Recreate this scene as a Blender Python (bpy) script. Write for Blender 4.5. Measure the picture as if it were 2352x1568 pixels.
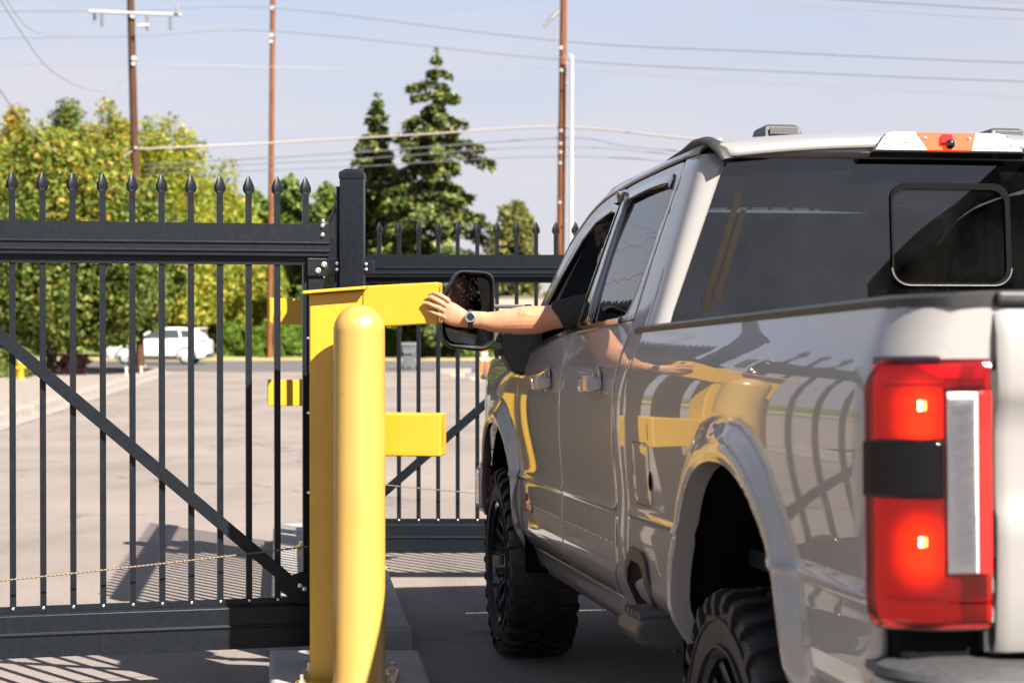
import bpy, bmesh, math, random
from mathutils import Vector, Matrix, Quaternion, noise
random.seed(7)
R = math.radians
for o in list(bpy.data.objects):
    bpy.data.objects.remove(o)
scene = bpy.context.scene
col = scene.collection

# ------------------------------------------------------------------ camera, world, sun, exposure
HC = 1.57                       # camera height
FPX = 4250.0                    # focal length in units of a 2352 px wide picture
cd = bpy.data.cameras.new('Camera')
cam = bpy.data.objects.new('Camera', cd)
col.objects.link(cam)
scene.camera = cam
cam.location = (0, 0, HC)
cam.rotation_euler = (R(90) - 42.0 / FPX, 0, 0)
cd.sensor_width = 36.0
cd.lens = 36.0 * FPX / 2352.0
cd.clip_start = 0.1
cd.clip_end = 3000
cd.dof.use_dof = True
cd.dof.focus_distance = 7.6
cd.dof.aperture_fstop = 4.1
cd.dof.aperture_blades = 0

SUN_EL, SUN_AZ = R(42.5), R(139)   # azimuth clockwise from +Y (towards +X)
world = bpy.data.worlds.new('World')
scene.world = world
world.use_nodes = True
wt = world.node_tree
wt.nodes.clear()
wo = wt.nodes.new('ShaderNodeOutputWorld')
bg = wt.nodes.new('ShaderNodeBackground')
sky = wt.nodes.new('ShaderNodeTexSky')
sky.sky_type = 'NISHITA'
sky.sun_disc = False
sky.sun_elevation = SUN_EL
sky.sun_rotation = SUN_AZ
sky.altitude = 300
sky.air_density = 1.0
sky.dust_density = 0.6
sky.ozone_density = 2.0
tc = wt.nodes.new('ShaderNodeTexCoord')
mp = wt.nodes.new('ShaderNodeMapping')
mp.inputs['Scale'].default_value = (1.0, 1.0, 7.0)
mp.inputs['Rotation'].default_value = (0.10, 0.16, 0.3)
nz = wt.nodes.new('ShaderNodeTexNoise')
nz.inputs['Scale'].default_value = 2.6
nz.inputs['Detail'].default_value = 7
nz.inputs['Roughness'].default_value = 0.55
rp = wt.nodes.new('ShaderNodeMapRange')          # thin cloud
rp.inputs['From Min'].default_value = 0.40
rp.inputs['From Max'].default_value = 0.66
rp.inputs['To Max'].default_value = 0.70
sx = wt.nodes.new('ShaderNodeSeparateXYZ')
hz = wt.nodes.new('ShaderNodeMapRange')          # haze thins out with height
hz.interpolation_type = 'SMOOTHSTEP'
hz.inputs['From Min'].default_value = 0.0
hz.inputs['From Max'].default_value = 0.60
hz.inputs['To Min'].default_value = 0.88
hz.inputs['To Max'].default_value = 0.04
mx = wt.nodes.new('ShaderNodeMix')
mx.data_type = 'RGBA'
mx.inputs['B'].default_value = (3.30, 3.22, 3.66, 1)
wt.links.new(tc.outputs['Generated'], mp.inputs['Vector'])
wt.links.new(tc.outputs['Generated'], sx.inputs['Vector'])
wt.links.new(mp.outputs['Vector'], nz.inputs['Vector'])
wt.links.new(nz.outputs['Fac'], rp.inputs['Value'])
wt.links.new(sx.outputs['Z'], hz.inputs['Value'])
mc = wt.nodes.new('ShaderNodeMix')
mc.data_type = 'RGBA'
mc.inputs['B'].default_value = (4.15, 3.92, 4.10, 1)
wt.links.new(hz.outputs['Result'], mx.inputs['Factor'])
wt.links.new(sky.outputs['Color'], mx.inputs['A'])
wt.links.new(mx.outputs['Result'], mc.inputs['A'])
wt.links.new(rp.outputs['Result'], mc.inputs['Factor'])
wt.links.new(mc.outputs['Result'], bg.inputs['Color'])
bg.inputs['Strength'].default_value = 0.05
wt.links.new(bg.outputs['Background'], wo.inputs['Surface'])

sd = bpy.data.lights.new('Sun', 'SUN')
sd.energy = 5.0
sd.angle = R(0.55)
sd.color = (1.0, 0.93, 0.83)
sun = bpy.data.objects.new('Sun', sd)
col.objects.link(sun)
to_sun = Vector((math.sin(SUN_AZ) * math.cos(SUN_EL), math.cos(SUN_AZ) * math.cos(SUN_EL), math.sin(SUN_EL)))
sun.rotation_euler = (-to_sun).to_track_quat('-Z', 'Y').to_euler()
sun.location = to_sun * 60

scene.render.engine = 'CYCLES'
scene.cycles.max_bounces = 10
scene.cycles.transparent_max_bounces = 16
vs = scene.view_settings
vs.view_transform = 'Standard'
vs.look = 'None'
vs.exposure = 1.95
vs.gamma = 1.0
vs.use_curve_mapping = False

# ------------------------------------------------------------------ helpers
def W(u, v, D):
    """a point seen at (u, v) of the 2352 px wide picture, D metres in front of the camera"""
    return Vector(((u - 1176) / FPX * D, D, HC + (742 - v) / FPX * D))

def lerp(a, b, t):
    return a + (b - a) * t

def sstep(a, b, x):
    t = max(0.0, min(1.0, (x - a) / (b - a)))
    return t * t * (3 - 2 * t)

def linspace(a, b, n):
    return [a + (b - a) * i / (n - 1) for i in range(n)]

class MB:
    def __init__(s):
        s.v, s.f = [], []
    def add(s, vs_, fs):
        n = len(s.v)
        s.v += [tuple(p) for p in vs_]
        s.f += [tuple(i + n for i in q) for q in fs]
        return s
    def box(s, c, d, rot=None):
        cx, cy, cz = c
        hx, hy, hz = d[0] / 2, d[1] / 2, d[2] / 2
        vs_ = [Vector((x * hx, y * hy, z * hz)) for x in (-1, 1) for y in (-1, 1) for z in (-1, 1)]
        if rot is not None:
            vs_ = [rot @ p for p in vs_]
        vs_ = [p + Vector(c) for p in vs_]
        return s.add(vs_, [(0, 1, 3, 2), (4, 6, 7, 5), (0, 4, 5, 1), (2, 3, 7, 6), (0, 2, 6, 4), (1, 5, 7, 3)])
    def prism(s, poly, origin, ax, ay, az, depth):
        """poly in (ax, ay) plane extruded by depth along az"""
        o, ax, ay, az = Vector(origin), Vector(ax), Vector(ay), Vector(az)
        n = len(poly)
        a = [o + ax * p[0] + ay * p[1] for p in poly]
        b = [p + az * depth for p in a]
        fs = [tuple(reversed(range(n))), tuple(range(n, 2 * n))]
        fs += [(i, (i + 1) % n, n + (i + 1) % n, n + i) for i in range(n)]
        return s.add(a + b, fs)
    def loft(s, rings, closed=True, cap=True, wrap=False):
        n = len(rings[0])
        vs_ = [p for r in rings for p in r]
        fs = []
        m = len(rings)
        for i in range(m if wrap else m - 1):
            i2 = (i + 1) % m
            for j in range(n if closed else n - 1):
                k = (j + 1) % n
                fs.append((i * n + j, i * n + k, i2 * n + k, i2 * n + j))
        if cap and closed and not wrap:
            fs.append(tuple(reversed(range(n))))
            fs.append(tuple(range((m - 1) * n, m * n)))
        return s.add(vs_, fs)
    def tube(s, path, r, n=8, cap=True, r2=None, up=None):
        path = [Vector(p) for p in path]
        m = len(path)
        rs = r if isinstance(r, (list, tuple)) else [r] * m
        rings = []
        prev = None
        for i, p in enumerate(path):
            t = (path[min(i + 1, m - 1)] - path[max(i - 1, 0)])
            t.normalize()
            ref = Vector(up) if up else (Vector((0, 0, 1)) if abs(t.z) < 0.9 else Vector((1, 0, 0)))
            a = prev - t * prev.dot(t) if prev is not None else ref - t * ref.dot(t)
            a.normalize()
            prev = a
            b = t.cross(a)
            rr = rs[i]
            ra, rb = (rr if isinstance(rr, (tuple, list)) else (rr, rr))
            rings.append([p + a * (ra * math.sin(2 * math.pi * k / n)) + b * (rb * math.cos(2 * math.pi * k / n)) for k in range(n)])
        return s.loft(rings, True, cap)
    def lathe(s, prof, n, origin=(0, 0, 0), axis='Z', cap=False):
        o = Vector(origin)
        rings = []
        for (r, h) in prof:
            ring = []
            for k in range(n):
                a = 2 * math.pi * k / n
                x, y = r * math.cos(a), r * math.sin(a)
                ring.append(o + (Vector((x, y, h)) if axis == 'Z' else Vector((h, x, y)) if axis == 'X' else Vector((y, h, x))))
            rings.append(ring)
        return s.loft(rings, True, cap)
    def grid(s, rows):
        return s.loft(rows, closed=False, cap=False)
    def sphere(s, c, r, n=10, m=6):
        c = Vector(c)
        rr = r if isinstance(r, (tuple, list)) else (r, r, r)
        rings = []
        for i in range(m + 1):
            th = math.pi * (0.02 + 0.96 * i / m)
            rings.append([c + Vector((rr[0] * math.sin(th) * math.cos(2 * math.pi * k / n), rr[1] * math.sin(th) * math.sin(2 * math.pi * k / n), rr[2] * math.cos(th))) for k in range(n)])
        return s.loft(rings, True, True)
    def mesh(s, name, smooth=None, weld=False, flip=False):
        me = bpy.data.meshes.new(name)
        me.from_pydata(s.v, [], [tuple(reversed(q)) for q in s.f] if flip else s.f)
        if weld:
            bm = bmesh.new()
            bm.from_mesh(me)
            bmesh.ops.remove_doubles(bm, verts=bm.verts, dist=1e-5)
            bmesh.ops.dissolve_degenerate(bm, edges=bm.edges, dist=1e-6)
            bm.to_mesh(me)
            bm.free()
        me.update()
        if smooth is not None:
            me.shade_smooth()
            if smooth < 179:
                me.set_sharp_from_angle(angle=R(smooth))
        return me
    def obj(s, name, mat, parent=None, smooth=None, bevel=0.0, seg=2, weld=False, recalc=True, solid=0.0, flip=False, ang=40):
        me = s.mesh(name, None, weld, flip)
        if recalc:
            bm = bmesh.new()
            bm.from_mesh(me)
            bmesh.ops.recalc_face_normals(bm, faces=bm.faces)
            bm.to_mesh(me)
            bm.free()
        if smooth is not None:
            me.shade_smooth()
            if smooth < 179:
                me.set_sharp_from_angle(angle=R(smooth))
        return link(name, me, mat, parent, bevel, seg, solid, ang)

CAB = [False]      # cab parts are drawn in sheet units and scaled to the truck
def link(name, me, mat, parent=None, bevel=0.0, seg=2, solid=0.0, ang=40):
    if CAB[0]:
        for v in me.vertices:
            v.co.y = .969 * v.co.y - .269
            if v.co.z > 1.5:
                v.co.z -= .043 * (v.co.z - 1.5)
        me.update()
    o = bpy.data.objects.new(name, me)
    col.objects.link(o)
    if mat is not None and len(me.materials) == 0:
        me.materials.append(mat)
    if parent is not None:
        o.parent = parent
    if solid:
        m = o.modifiers.new('Solidify', 'SOLIDIFY')
        m.thickness = solid
        m.offset = -1
        m.use_even_offset = False
    if bevel:
        m = o.modifiers.new('Bevel', 'BEVEL')
        m.width = bevel
        m.segments = seg
        m.limit_method = 'ANGLE'
        m.angle_limit = R(ang)
        m.harden_normals = False
    return o

def tag(o, label=None, cat=None, group=None, kind=None):
    if label: o['label'] = label
    if cat: o['category'] = cat
    if group: o['group'] = group
    if kind: o['kind'] = kind
    return o

def thing(name, label, cat, loc=(0, 0, 0), rot=(0, 0, 0), group=None):
    o = bpy.data.objects.new(name, None)
    o.empty_display_size = 0.2
    col.objects.link(o)
    o.location = loc
    o.rotation_euler = rot
    return tag(o, label, cat, group)

def inst(name, me, parent, loc=(0, 0, 0), rot=(0, 0, 0), scale=None):
    o = bpy.data.objects.new(name, me)
    col.objects.link(o)
    o.parent = parent
    o.location = loc
    o.rotation_euler = rot
    if scale: o.scale = scale
    return o

# ------------------------------------------------------------------ materials
ALB = 0.74
def A(c): return tuple(q * ALB for q in c)
def mat(name, color=(0.5, 0.5, 0.5), rough=0.5, metal=0.0, coat=0.0, spec=0.5, emit=None, estr=0.0, coat_rough=0.03):
    m = bpy.data.materials.new(name)
    m.use_nodes = True
    b = m.node_tree.nodes['Principled BSDF']
    b.inputs['Base Color'].default_value = (*(color if metal > .5 else A(color)), 1)
    b.inputs['Roughness'].default_value = rough
    b.inputs['Metallic'].default_value = metal
    b.inputs['Coat Weight'].default_value = coat
    b.inputs['Coat Roughness'].default_value = coat_rough
    b.inputs['Specular IOR Level'].default_value = spec
    if emit:
        b.inputs['Emission Color'].default_value = (*emit, 1)
        b.inputs['Emission Strength'].default_value = estr
    return m

def N(m, t, **kw):
    n = m.node_tree.nodes.new(t)
    for k, v in kw.items():
        setattr(n, k, v)
    return n

def L(m, a, b):
    m.node_tree.links.new(a, b)

def noisy(m, c1, c2, scale=8.0, detail=6, lo=0.35, hi=0.65, rough=None, bump=0.0, bscale=None, coord='Object', stretch=(1, 1, 1), extra=None):
    """mottle the base colour between c1 and c2, vary roughness, add fine relief"""
    b = m.node_tree.nodes['Principled BSDF']
    t = N(m, 'ShaderNodeTexCoord')
    mpn = N(m, 'ShaderNodeMapping')
    mpn.inputs['Scale'].default_value = stretch
    L(m, t.outputs[coord], mpn.inputs['Vector'])
    n1 = N(m, 'ShaderNodeTexNoise')
    n1.inputs['Scale'].default_value = scale
    n1.inputs['Detail'].default_value = detail
    n1.inputs['Roughness'].default_value = 0.6
    L(m, mpn.outputs['Vector'], n1.inputs['Vector'])
    r = N(m, 'ShaderNodeValToRGB')
    r.color_ramp.elements[0].position = lo
    r.color_ramp.elements[1].position = hi
    r.color_ramp.elements[0].color = (*A(c1), 1)
    r.color_ramp.elements[1].color = (*A(c2), 1)
    L(m, n1.outputs['Fac'], r.inputs['Fac'])
    outc = r.outputs['Color']
    if extra:
        sc, lo2, hi2, c3, amt = extra
        n3 = N(m, 'ShaderNodeTexNoise')
        n3.inputs['Scale'].default_value = sc
        n3.inputs['Detail'].default_value = 3
        L(m, t.outputs[coord], n3.inputs['Vector'])
        r3 = N(m, 'ShaderNodeMapRange')
        r3.inputs['From Min'].default_value = lo2
        r3.inputs['From Max'].default_value = hi2
        r3.inputs['To Max'].default_value = amt
        L(m, n3.outputs['Fac'], r3.inputs['Value'])
        mm = N(m, 'ShaderNodeMix')
        mm.data_type = 'RGBA'
        mm.inputs['B'].default_value = (*A(c3), 1)
        L(m, r3.outputs['Result'], mm.inputs['Factor'])
        L(m, outc, mm.inputs['A'])
        outc = mm.outputs['Result']
    L(m, outc, b.inputs['Base Color'])
    if rough:
        rr = N(m, 'ShaderNodeMapRange')
        rr.inputs['To Min'].default_value = rough[0]
        rr.inputs['To Max'].default_value = rough[1]
        L(m, n1.outputs['Fac'], rr.inputs['Value'])
        L(m, rr.outputs['Result'], b.inputs['Roughness'])
    if bump:
        n2 = N(m, 'ShaderNodeTexNoise')
        n2.inputs['Scale'].default_value = bscale or scale * 6
        n2.inputs['Detail'].default_value = 4
        L(m, mpn.outputs['Vector'], n2.inputs['Vector'])
        bp = N(m, 'ShaderNodeBump')
        bp.inputs['Strength'].default_value = bump
        bp.inputs['Distance'].default_value = 0.01
        L(m, n2.outputs['Fac'], bp.inputs['Height'])
        L(m, bp.outputs['Normal'], b.inputs['Normal'])
    return m

def glassy(name, tint, ior=1.5, wav=0.0, wscale=3.0, dirt=0.0):
    m = bpy.data.materials.new(name)
    m.use_nodes = True
    nt = m.node_tree
    nt.nodes.clear()
    out = nt.nodes.new('ShaderNodeOutputMaterial')
    tr = nt.nodes.new('ShaderNodeBsdfTransparent')
    tr.inputs['Color'].default_value = (*tint, 1)
    gl = nt.nodes.new('ShaderNodeBsdfGlossy')
    gl.inputs['Roughness'].default_value = 0.0
    fr = nt.nodes.new('ShaderNodeFresnel')
    fr.inputs['IOR'].default_value = ior
    ms = nt.nodes.new('ShaderNodeMixShader')
    nt.links.new(fr.outputs['Fac'], ms.inputs['Fac'])
    nt.links.new(tr.outputs['BSDF'], ms.inputs[1])
    nt.links.new(gl.outputs['BSDF'], ms.inputs[2])
    last = ms.outputs['Shader']
    tcn = nt.nodes.new('ShaderNodeTexCoord')
    if wav:
        n = nt.nodes.new('ShaderNodeTexNoise')
        n.inputs['Scale'].default_value = wscale
        n.inputs['Detail'].default_value = 1
        b = nt.nodes.new('ShaderNodeBump')
        b.inputs['Strength'].default_value = wav
        b.inputs['Distance'].default_value = 0.02
        nt.links.new(tcn.outputs['Object'], n.inputs['Vector'])
        nt.links.new(n.outputs['Fac'], b.inputs['Height'])
        nt.links.new(b.outputs['Normal'], gl.inputs['Normal'])
        nt.links.new(b.outputs['Normal'], fr.inputs['Normal'])
    if dirt:
        df = nt.nodes.new('ShaderNodeBsdfDiffuse')
        df.inputs['Color'].default_value = (0.55, 0.52, 0.48, 1)
        n2 = nt.nodes.new('ShaderNodeTexVoronoi')
        n2.inputs['Scale'].default_value = 75
        n2.inputs['Randomness'].default_value = 1
        r2 = nt.nodes.new('ShaderNodeValToRGB')
        r2.color_ramp.elements[0].position = 0.05
        r2.color_ramp.elements[0].color = (dirt * 5, dirt * 5, dirt * 5, 1)
        r2.color_ramp.elements[1].position = 0.11
        r2.color_ramp.elements[1].color = (0, 0, 0, 1)
        n4 = nt.nodes.new('ShaderNodeTexNoise')
        n4.inputs['Scale'].default_value = 5
        n4.inputs['Detail'].default_value = 8
        mr = nt.nodes.new('ShaderNodeMapRange')
        mr.inputs['From Min'].default_value = 0.35
        mr.inputs['From Max'].default_value = 0.75
        mr.inputs['To Max'].default_value = dirt
        ad = nt.nodes.new('ShaderNodeMath')
        ad.operation = 'ADD'
        nt.links.new(tcn.outputs['Object'], n2.inputs['Vector'])
        nt.links.new(tcn.outputs['Object'], n4.inputs['Vector'])
        nt.links.new(n2.outputs['Distance'], r2.inputs['Fac'])
        nt.links.new(n4.outputs['Fac'], mr.inputs['Value'])
        nt.links.new(r2.outputs['Color'], ad.inputs[0])
        nt.links.new(mr.outputs['Result'], ad.inputs[1])
        m2 = nt.nodes.new('ShaderNodeMixShader')
        nt.links.new(ad.outputs['Value'], m2.inputs['Fac'])
        nt.links.new(last, m2.inputs[1])
        nt.links.new(df.outputs['BSDF'], m2.inputs[2])
        last = m2.outputs['Shader']
    nt.links.new(last, out.inputs['Surface'])
    return m

M = {}
M['asphalt'] = noisy(mat('asphalt', rough=0.9, spec=0.25), (0.198, 0.167, 0.149), (0.275, 0.233, 0.209), scale=0.35, detail=9, lo=0.3, hi=0.7, bump=0.5, bscale=160, extra=(70, 0.5, 0.8, (0.07, 0.062, 0.058), 0.5))
def weather(m):
    b = m.node_tree.nodes['Principled BSDF']
    src = b.inputs['Base Color'].links[0].from_socket
    t = N(m, 'ShaderNodeTexCoord')
    wn_ = N(m, 'ShaderNodeTexNoise'); wn_.inputs['Scale'].default_value = 1.3; wn_.inputs['Detail'].default_value = 6
    L(m, t.outputs['Object'], wn_.inputs['Vector'])
    va = N(m, 'ShaderNodeVectorMath'); va.operation = 'MULTIPLY_ADD'; va.inputs[1].default_value = (1.6, 1.6, 0)
    L(m, wn_.outputs['Color'], va.inputs[0]); L(m, t.outputs['Object'], va.inputs[2])
    vo = N(m, 'ShaderNodeTexVoronoi'); vo.feature = 'DISTANCE_TO_EDGE'; vo.inputs['Scale'].default_value = 0.17
    L(m, va.outputs['Vector'], vo.inputs['Vector'])
    mr = N(m, 'ShaderNodeMapRange'); mr.inputs['From Min'].default_value = 0.0015; mr.inputs['From Max'].default_value = 0.0045
    mr.inputs['To Min'].default_value = 0.68; mr.inputs['To Max'].default_value = 1.0
    L(m, vo.outputs['Distance'], mr.inputs['Value'])
    st = N(m, 'ShaderNodeTexNoise'); st.inputs['Scale'].default_value = 0.9; st.inputs['Detail'].default_value = 5; st.inputs['Distortion'].default_value = 1.2
    mp_ = N(m, 'ShaderNodeMapping'); mp_.inputs['Scale'].default_value = (1.0, 0.3, 1.0)
    L(m, t.outputs['Object'], mp_.inputs['Vector']); L(m, mp_.outputs['Vector'], st.inputs['Vector'])
    m2 = N(m, 'ShaderNodeMapRange'); m2.inputs['From Min'].default_value = 0.30; m2.inputs['From Max'].default_value = 0.46
    m2.inputs['To Min'].default_value = 0.80; m2.inputs['To Max'].default_value = 1.0
    L(m, st.outputs['Fac'], m2.inputs['Value'])
    mu = N(m, 'ShaderNodeMath'); mu.operation = 'MULTIPLY'
    L(m, mr.outputs['Result'], mu.inputs[0]); L(m, m2.outputs['Result'], mu.inputs[1])
    mx_ = N(m, 'ShaderNodeVectorMath'); mx_.operation = 'SCALE'
    L(m, src, mx_.inputs[0]); L(m, mu.outputs['Value'], mx_.inputs['Scale'])
    L(m, mx_.outputs['Vector'], b.inputs['Base Color'])
    return m
weather(M['asphalt'])
M['street'] = noisy(mat('street_asphalt', rough=0.9, spec=0.2), (0.10, 0.094, 0.098), (0.13, 0.12, 0.122), scale=0.5, detail=6)
M['concrete'] = noisy(mat('concrete', rough=0.88, spec=0.2), (0.33, 0.31, 0.285), (0.43, 0.405, 0.375), scale=3.5, detail=9, bump=0.25, bscale=120, extra=(1.6, 0.5, 0.75, (0.30, 0.285, 0.27), 0.6))
M['kerb'] = noisy(mat('kerb_concrete', rough=0.9, spec=0.2), (0.24, 0.212, 0.187), (0.31, 0.275, 0.245), scale=1.5, detail=8)
M['gravel'] = noisy(mat('gravel', rough=0.95, spec=0.2), (0.17, 0.145, 0.125), (0.36, 0.31, 0.27), scale=9, detail=8, bump=1.0, bscale=14)
M['sand'] = noisy(mat('sand', rough=0.95, spec=0.1), (0.38, 0.30, 0.21), (0.5, 0.41, 0.30), scale=1.5, detail=7)
M['drygrass'] = noisy(mat('dry_grass', rough=0.95, spec=0.1), (0.22, 0.20, 0.075), (0.42, 0.335, 0.17), scale=0.22, detail=8, lo=0.38, hi=0.6)
M['lawn'] = noisy(mat('lawn', rough=0.95, spec=0.1), (0.06, 0.12, 0.025), (0.14, 0.20, 0.05), scale=1.2, detail=8)
M['black'] = noisy(mat('black_powder_coat', rough=0.38, spec=0.22), (0.0060, 0.0082, 0.0118), (0.0085, 0.0112, 0.0152), scale=40, detail=4, rough=(0.30, 0.46), bump=0.06, bscale=420)
M['zinc'] = mat('zinc_bolt', (0.72, 0.70, 0.66), 0.32, 0.9)
M['chain'] = mat('brassy_chain', (0.16, 0.115, 0.07), 0.6, 0.3)
M['yellow'] = noisy(mat('yellow_paint', rough=0.34, spec=0.5), (0.60, 0.335, 0.018), (0.63, 0.355, 0.024), scale=3, detail=5, rough=(0.28, 0.42), bump=0.05, bscale=90, extra=(26, .64, .74, (.36, .235, .05), .55))
M['yellow_plastic'] = noisy(mat('yellow_plastic', rough=0.30, spec=0.7), (0.48, 0.290, 0.058), (0.51, 0.312, 0.068), scale=2, detail=5, rough=(0.26, 0.38), bump=.03, bscale=60, extra=(30, .66, .76, (.34, .22, .06), .5))
M['yellow_plastic'].node_tree.nodes['Principled BSDF'].inputs['Coat Weight'].default_value = 0.25
M['yellow_plastic'].node_tree.nodes['Principled BSDF'].inputs['Coat Roughness'].default_value = 0.28
M['paint'] = noisy(mat('grey_car_paint', rough=0.42, coat=1.0, spec=0.5, coat_rough=0.012), (0.285, 0.274, 0.262), (0.293, 0.282, 0.270), scale=2, detail=3)
def dusty(m):
    b = m.node_tree.nodes['Principled BSDF']
    t = N(m, 'ShaderNodeTexCoord')
    n1 = N(m, 'ShaderNodeTexNoise'); n1.inputs['Scale'].default_value = 2.2; n1.inputs['Detail'].default_value = 9; n1.inputs['Roughness'].default_value = .65
    L(m, t.outputs['Object'], n1.inputs['Vector'])
    r1 = N(m, 'ShaderNodeMapRange'); r1.inputs['From Min'].default_value = .35; r1.inputs['From Max'].default_value = .75
    r1.inputs['To Min'].default_value = .008; r1.inputs['To Max'].default_value = .035
    L(m, n1.outputs['Fac'], r1.inputs['Value']); L(m, r1.outputs['Result'], b.inputs['Coat Roughness'])
    sp_ = N(m, 'ShaderNodeTexNoise'); sp_.inputs['Scale'].default_value = 140; sp_.inputs['Detail'].default_value = 2
    L(m, t.outputs['Object'], sp_.inputs['Vector'])
    r2 = N(m, 'ShaderNodeMapRange'); r2.inputs['From Min'].default_value = .66; r2.inputs['From Max'].default_value = .74; r2.inputs['To Min'].default_value = 1.0; r2.inputs['To Max'].default_value = .78
    L(m, sp_.outputs['Fac'], r2.inputs['Value'])
    src = b.inputs['Base Color'].links[0].from_socket
    sc_ = N(m, 'ShaderNodeVectorMath'); sc_.operation = 'SCALE'
    L(m, src, sc_.inputs[0]); L(m, r2.outputs['Result'], sc_.inputs['Scale']); L(m, sc_.outputs['Vector'], b.inputs['Base Color'])
dusty(M['paint'])
M['blackgloss'] = mat('black_gloss_trim', (0.012, 0.012, 0.014), 0.12, coat=1.0)
M['plastic'] = noisy(mat('black_grained_plastic', rough=0.5, spec=0.45), (0.018, 0.018, 0.019), (0.026, 0.026, 0.027), scale=50, detail=3, bump=0.15, bscale=500)
M['greyplastic'] = noisy(mat('grey_bumper_plastic', rough=0.5, spec=0.45), (0.045, 0.045, 0.048), (0.06, 0.06, 0.064), scale=50, detail=3, bump=0.12, bscale=400)
M['rubber'] = noisy(mat('tyre_rubber', rough=0.6, spec=0.4), (0.013, 0.0125, 0.012), (0.030, 0.028, 0.026), scale=12, detail=6, bump=0.1, bscale=200)
M['rim'] = mat('black_rim', (0.012, 0.012, 0.014), 0.18, 0.3, coat=0.8)
M['rimcut'] = mat('machined_rim_edge', (0.62, 0.62, 0.62), 0.22, 1.0)
M['dark'] = mat('dark_underbody', (0.005, 0.005, 0.005), 0.8, spec=0.08)
M['blackband'] = mat('black_lamp_band', (0.004, 0.004, 0.005), 0.12, spec=0.25)
M['interior'] = noisy(mat('dark_upholstery', rough=0.75), (0.016, 0.015, 0.015), (0.026, 0.025, 0.024), scale=20, detail=4, bump=0.1, bscale=200)
M['headliner'] = mat('headliner', (0.22, 0.21, 0.20), 0.9)
M['rearglass'] = glassy('tinted_rear_glass', (0.15, 0.19, 0.20), 1.8, wav=0.012, wscale=2.0, dirt=0.009)
M['sideglass'] = glassy('tinted_side_glass', (0.06, 0.07, 0.07), 2.6, wav=0.03, wscale=4.0)
M['windshield'] = glassy('windshield_glass', (0.72, 0.80, 0.77), 1.5)
M['revlens'] = glassy('reverse_lamp_lens', (0.95, 0.95, 0.95), 1.45, wav=0.06, wscale=30)
M['clearlens'] = glassy('clear_lens', (0.92, 0.92, 0.92), 1.45, wav=0.5, wscale=60)
M['defrost'] = mat('defroster_print', (0.016, 0.011, 0.008), 0.6, spec=.1)
def mirror_mat():
    m = mat('mirror_glass', (0.42, 0.43, 0.45), 0.02, 1.0)
    b = m.node_tree.nodes['Principled BSDF']
    t = N(m, 'ShaderNodeTexCoord')
    v = N(m, 'ShaderNodeTexVoronoi')
    v.inputs['Scale'].default_value = 120
    L(m, t.outputs['Object'], v.inputs['Vector'])
    r = N(m, 'ShaderNodeValToRGB')
    r.color_ramp.elements[0].position = 0.06
    r.color_ramp.elements[0].color = (0.5, 0.5, 0.5, 1)
    r.color_ramp.elements[1].position = 0.13
    r.color_ramp.elements[1].color = (0.02, 0.02, 0.02, 1)
    L(m, v.outputs['Distance'], r.inputs['Fac'])
    L(m, r.outputs['Color'], b.inputs['Roughness'])
    return m
M['mirror'] = mirror_mat()
M['wood'] = noisy(mat('creosote_pole_wood', rough=0.85, spec=0.2), (0.12, 0.042, 0.018), (0.24, 0.095, 0.042), scale=3.0, detail=8, stretch=(6, 6, 0.4), bump=0.4, bscale=10)
M['wood_dark'] = noisy(mat('dark_pole_wood', rough=0.85, spec=0.2), (0.045, 0.022, 0.014), (0.10, 0.045, 0.026), scale=3.0, detail=8, stretch=(6, 6, 0.4), bump=0.4, bscale=10)
M['galv'] = mat('galvanised_white', (0.46, 0.46, 0.47), 0.5)
M['wire'] = mat('power_line', (0.20, 0.20, 0.22), 0.6)
M['cable'] = mat('light_cable', (0.36, 0.32, 0.29), 0.6)
M['bark'] = noisy(mat('bark', rough=0.95), (0.045, 0.03, 0.022), (0.10, 0.07, 0.05), scale=5, detail=6, stretch=(3, 3, 0.6))
M['stucco'] = noisy(mat('pink_stucco_wall', rough=0.9), (0.40, 0.30, 0.245), (0.46, 0.345, 0.29), scale=1, detail=4)
M['roof'] = mat('grey_green_roof', (0.15, 0.19, 0.17), 0.8)
M['siding'] = noisy(mat('dark_blue_siding', rough=0.55), (0.020, 0.022, 0.030), (0.028, 0.031, 0.04), scale=2, detail=4)
M['carwhite'] = mat('white_car_paint', (0.72, 0.71, 0.70), 0.35, coat=0.6)
M['carglass'] = mat('car_window', (0.05, 0.055, 0.06), 0.08, spec=0.6)
M['carblack'] = mat('car_cladding', (0.03, 0.03, 0.032), 0.6)
M['alloy'] = mat('alloy', (0.55, 0.55, 0.55), 0.35, 0.6)
M['redlens'] = mat('red_lens', (0.55, 0.008, 0.005), 0.12, coat=1.0)
M['bin'] = noisy(mat('grey_bin_plastic', rough=0.55), (0.10, 0.115, 0.13), (0.14, 0.155, 0.17), scale=3)
M['orange'] = mat('orange_barricade', (0.85, 0.16, 0.02), 0.5)
M['whitepl'] = mat('white_plastic', (0.75, 0.74, 0.72), 0.5)
M['greenpl'] = mat('green_plastic', (0.25, 0.42, 0.28), 0.5)

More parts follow.
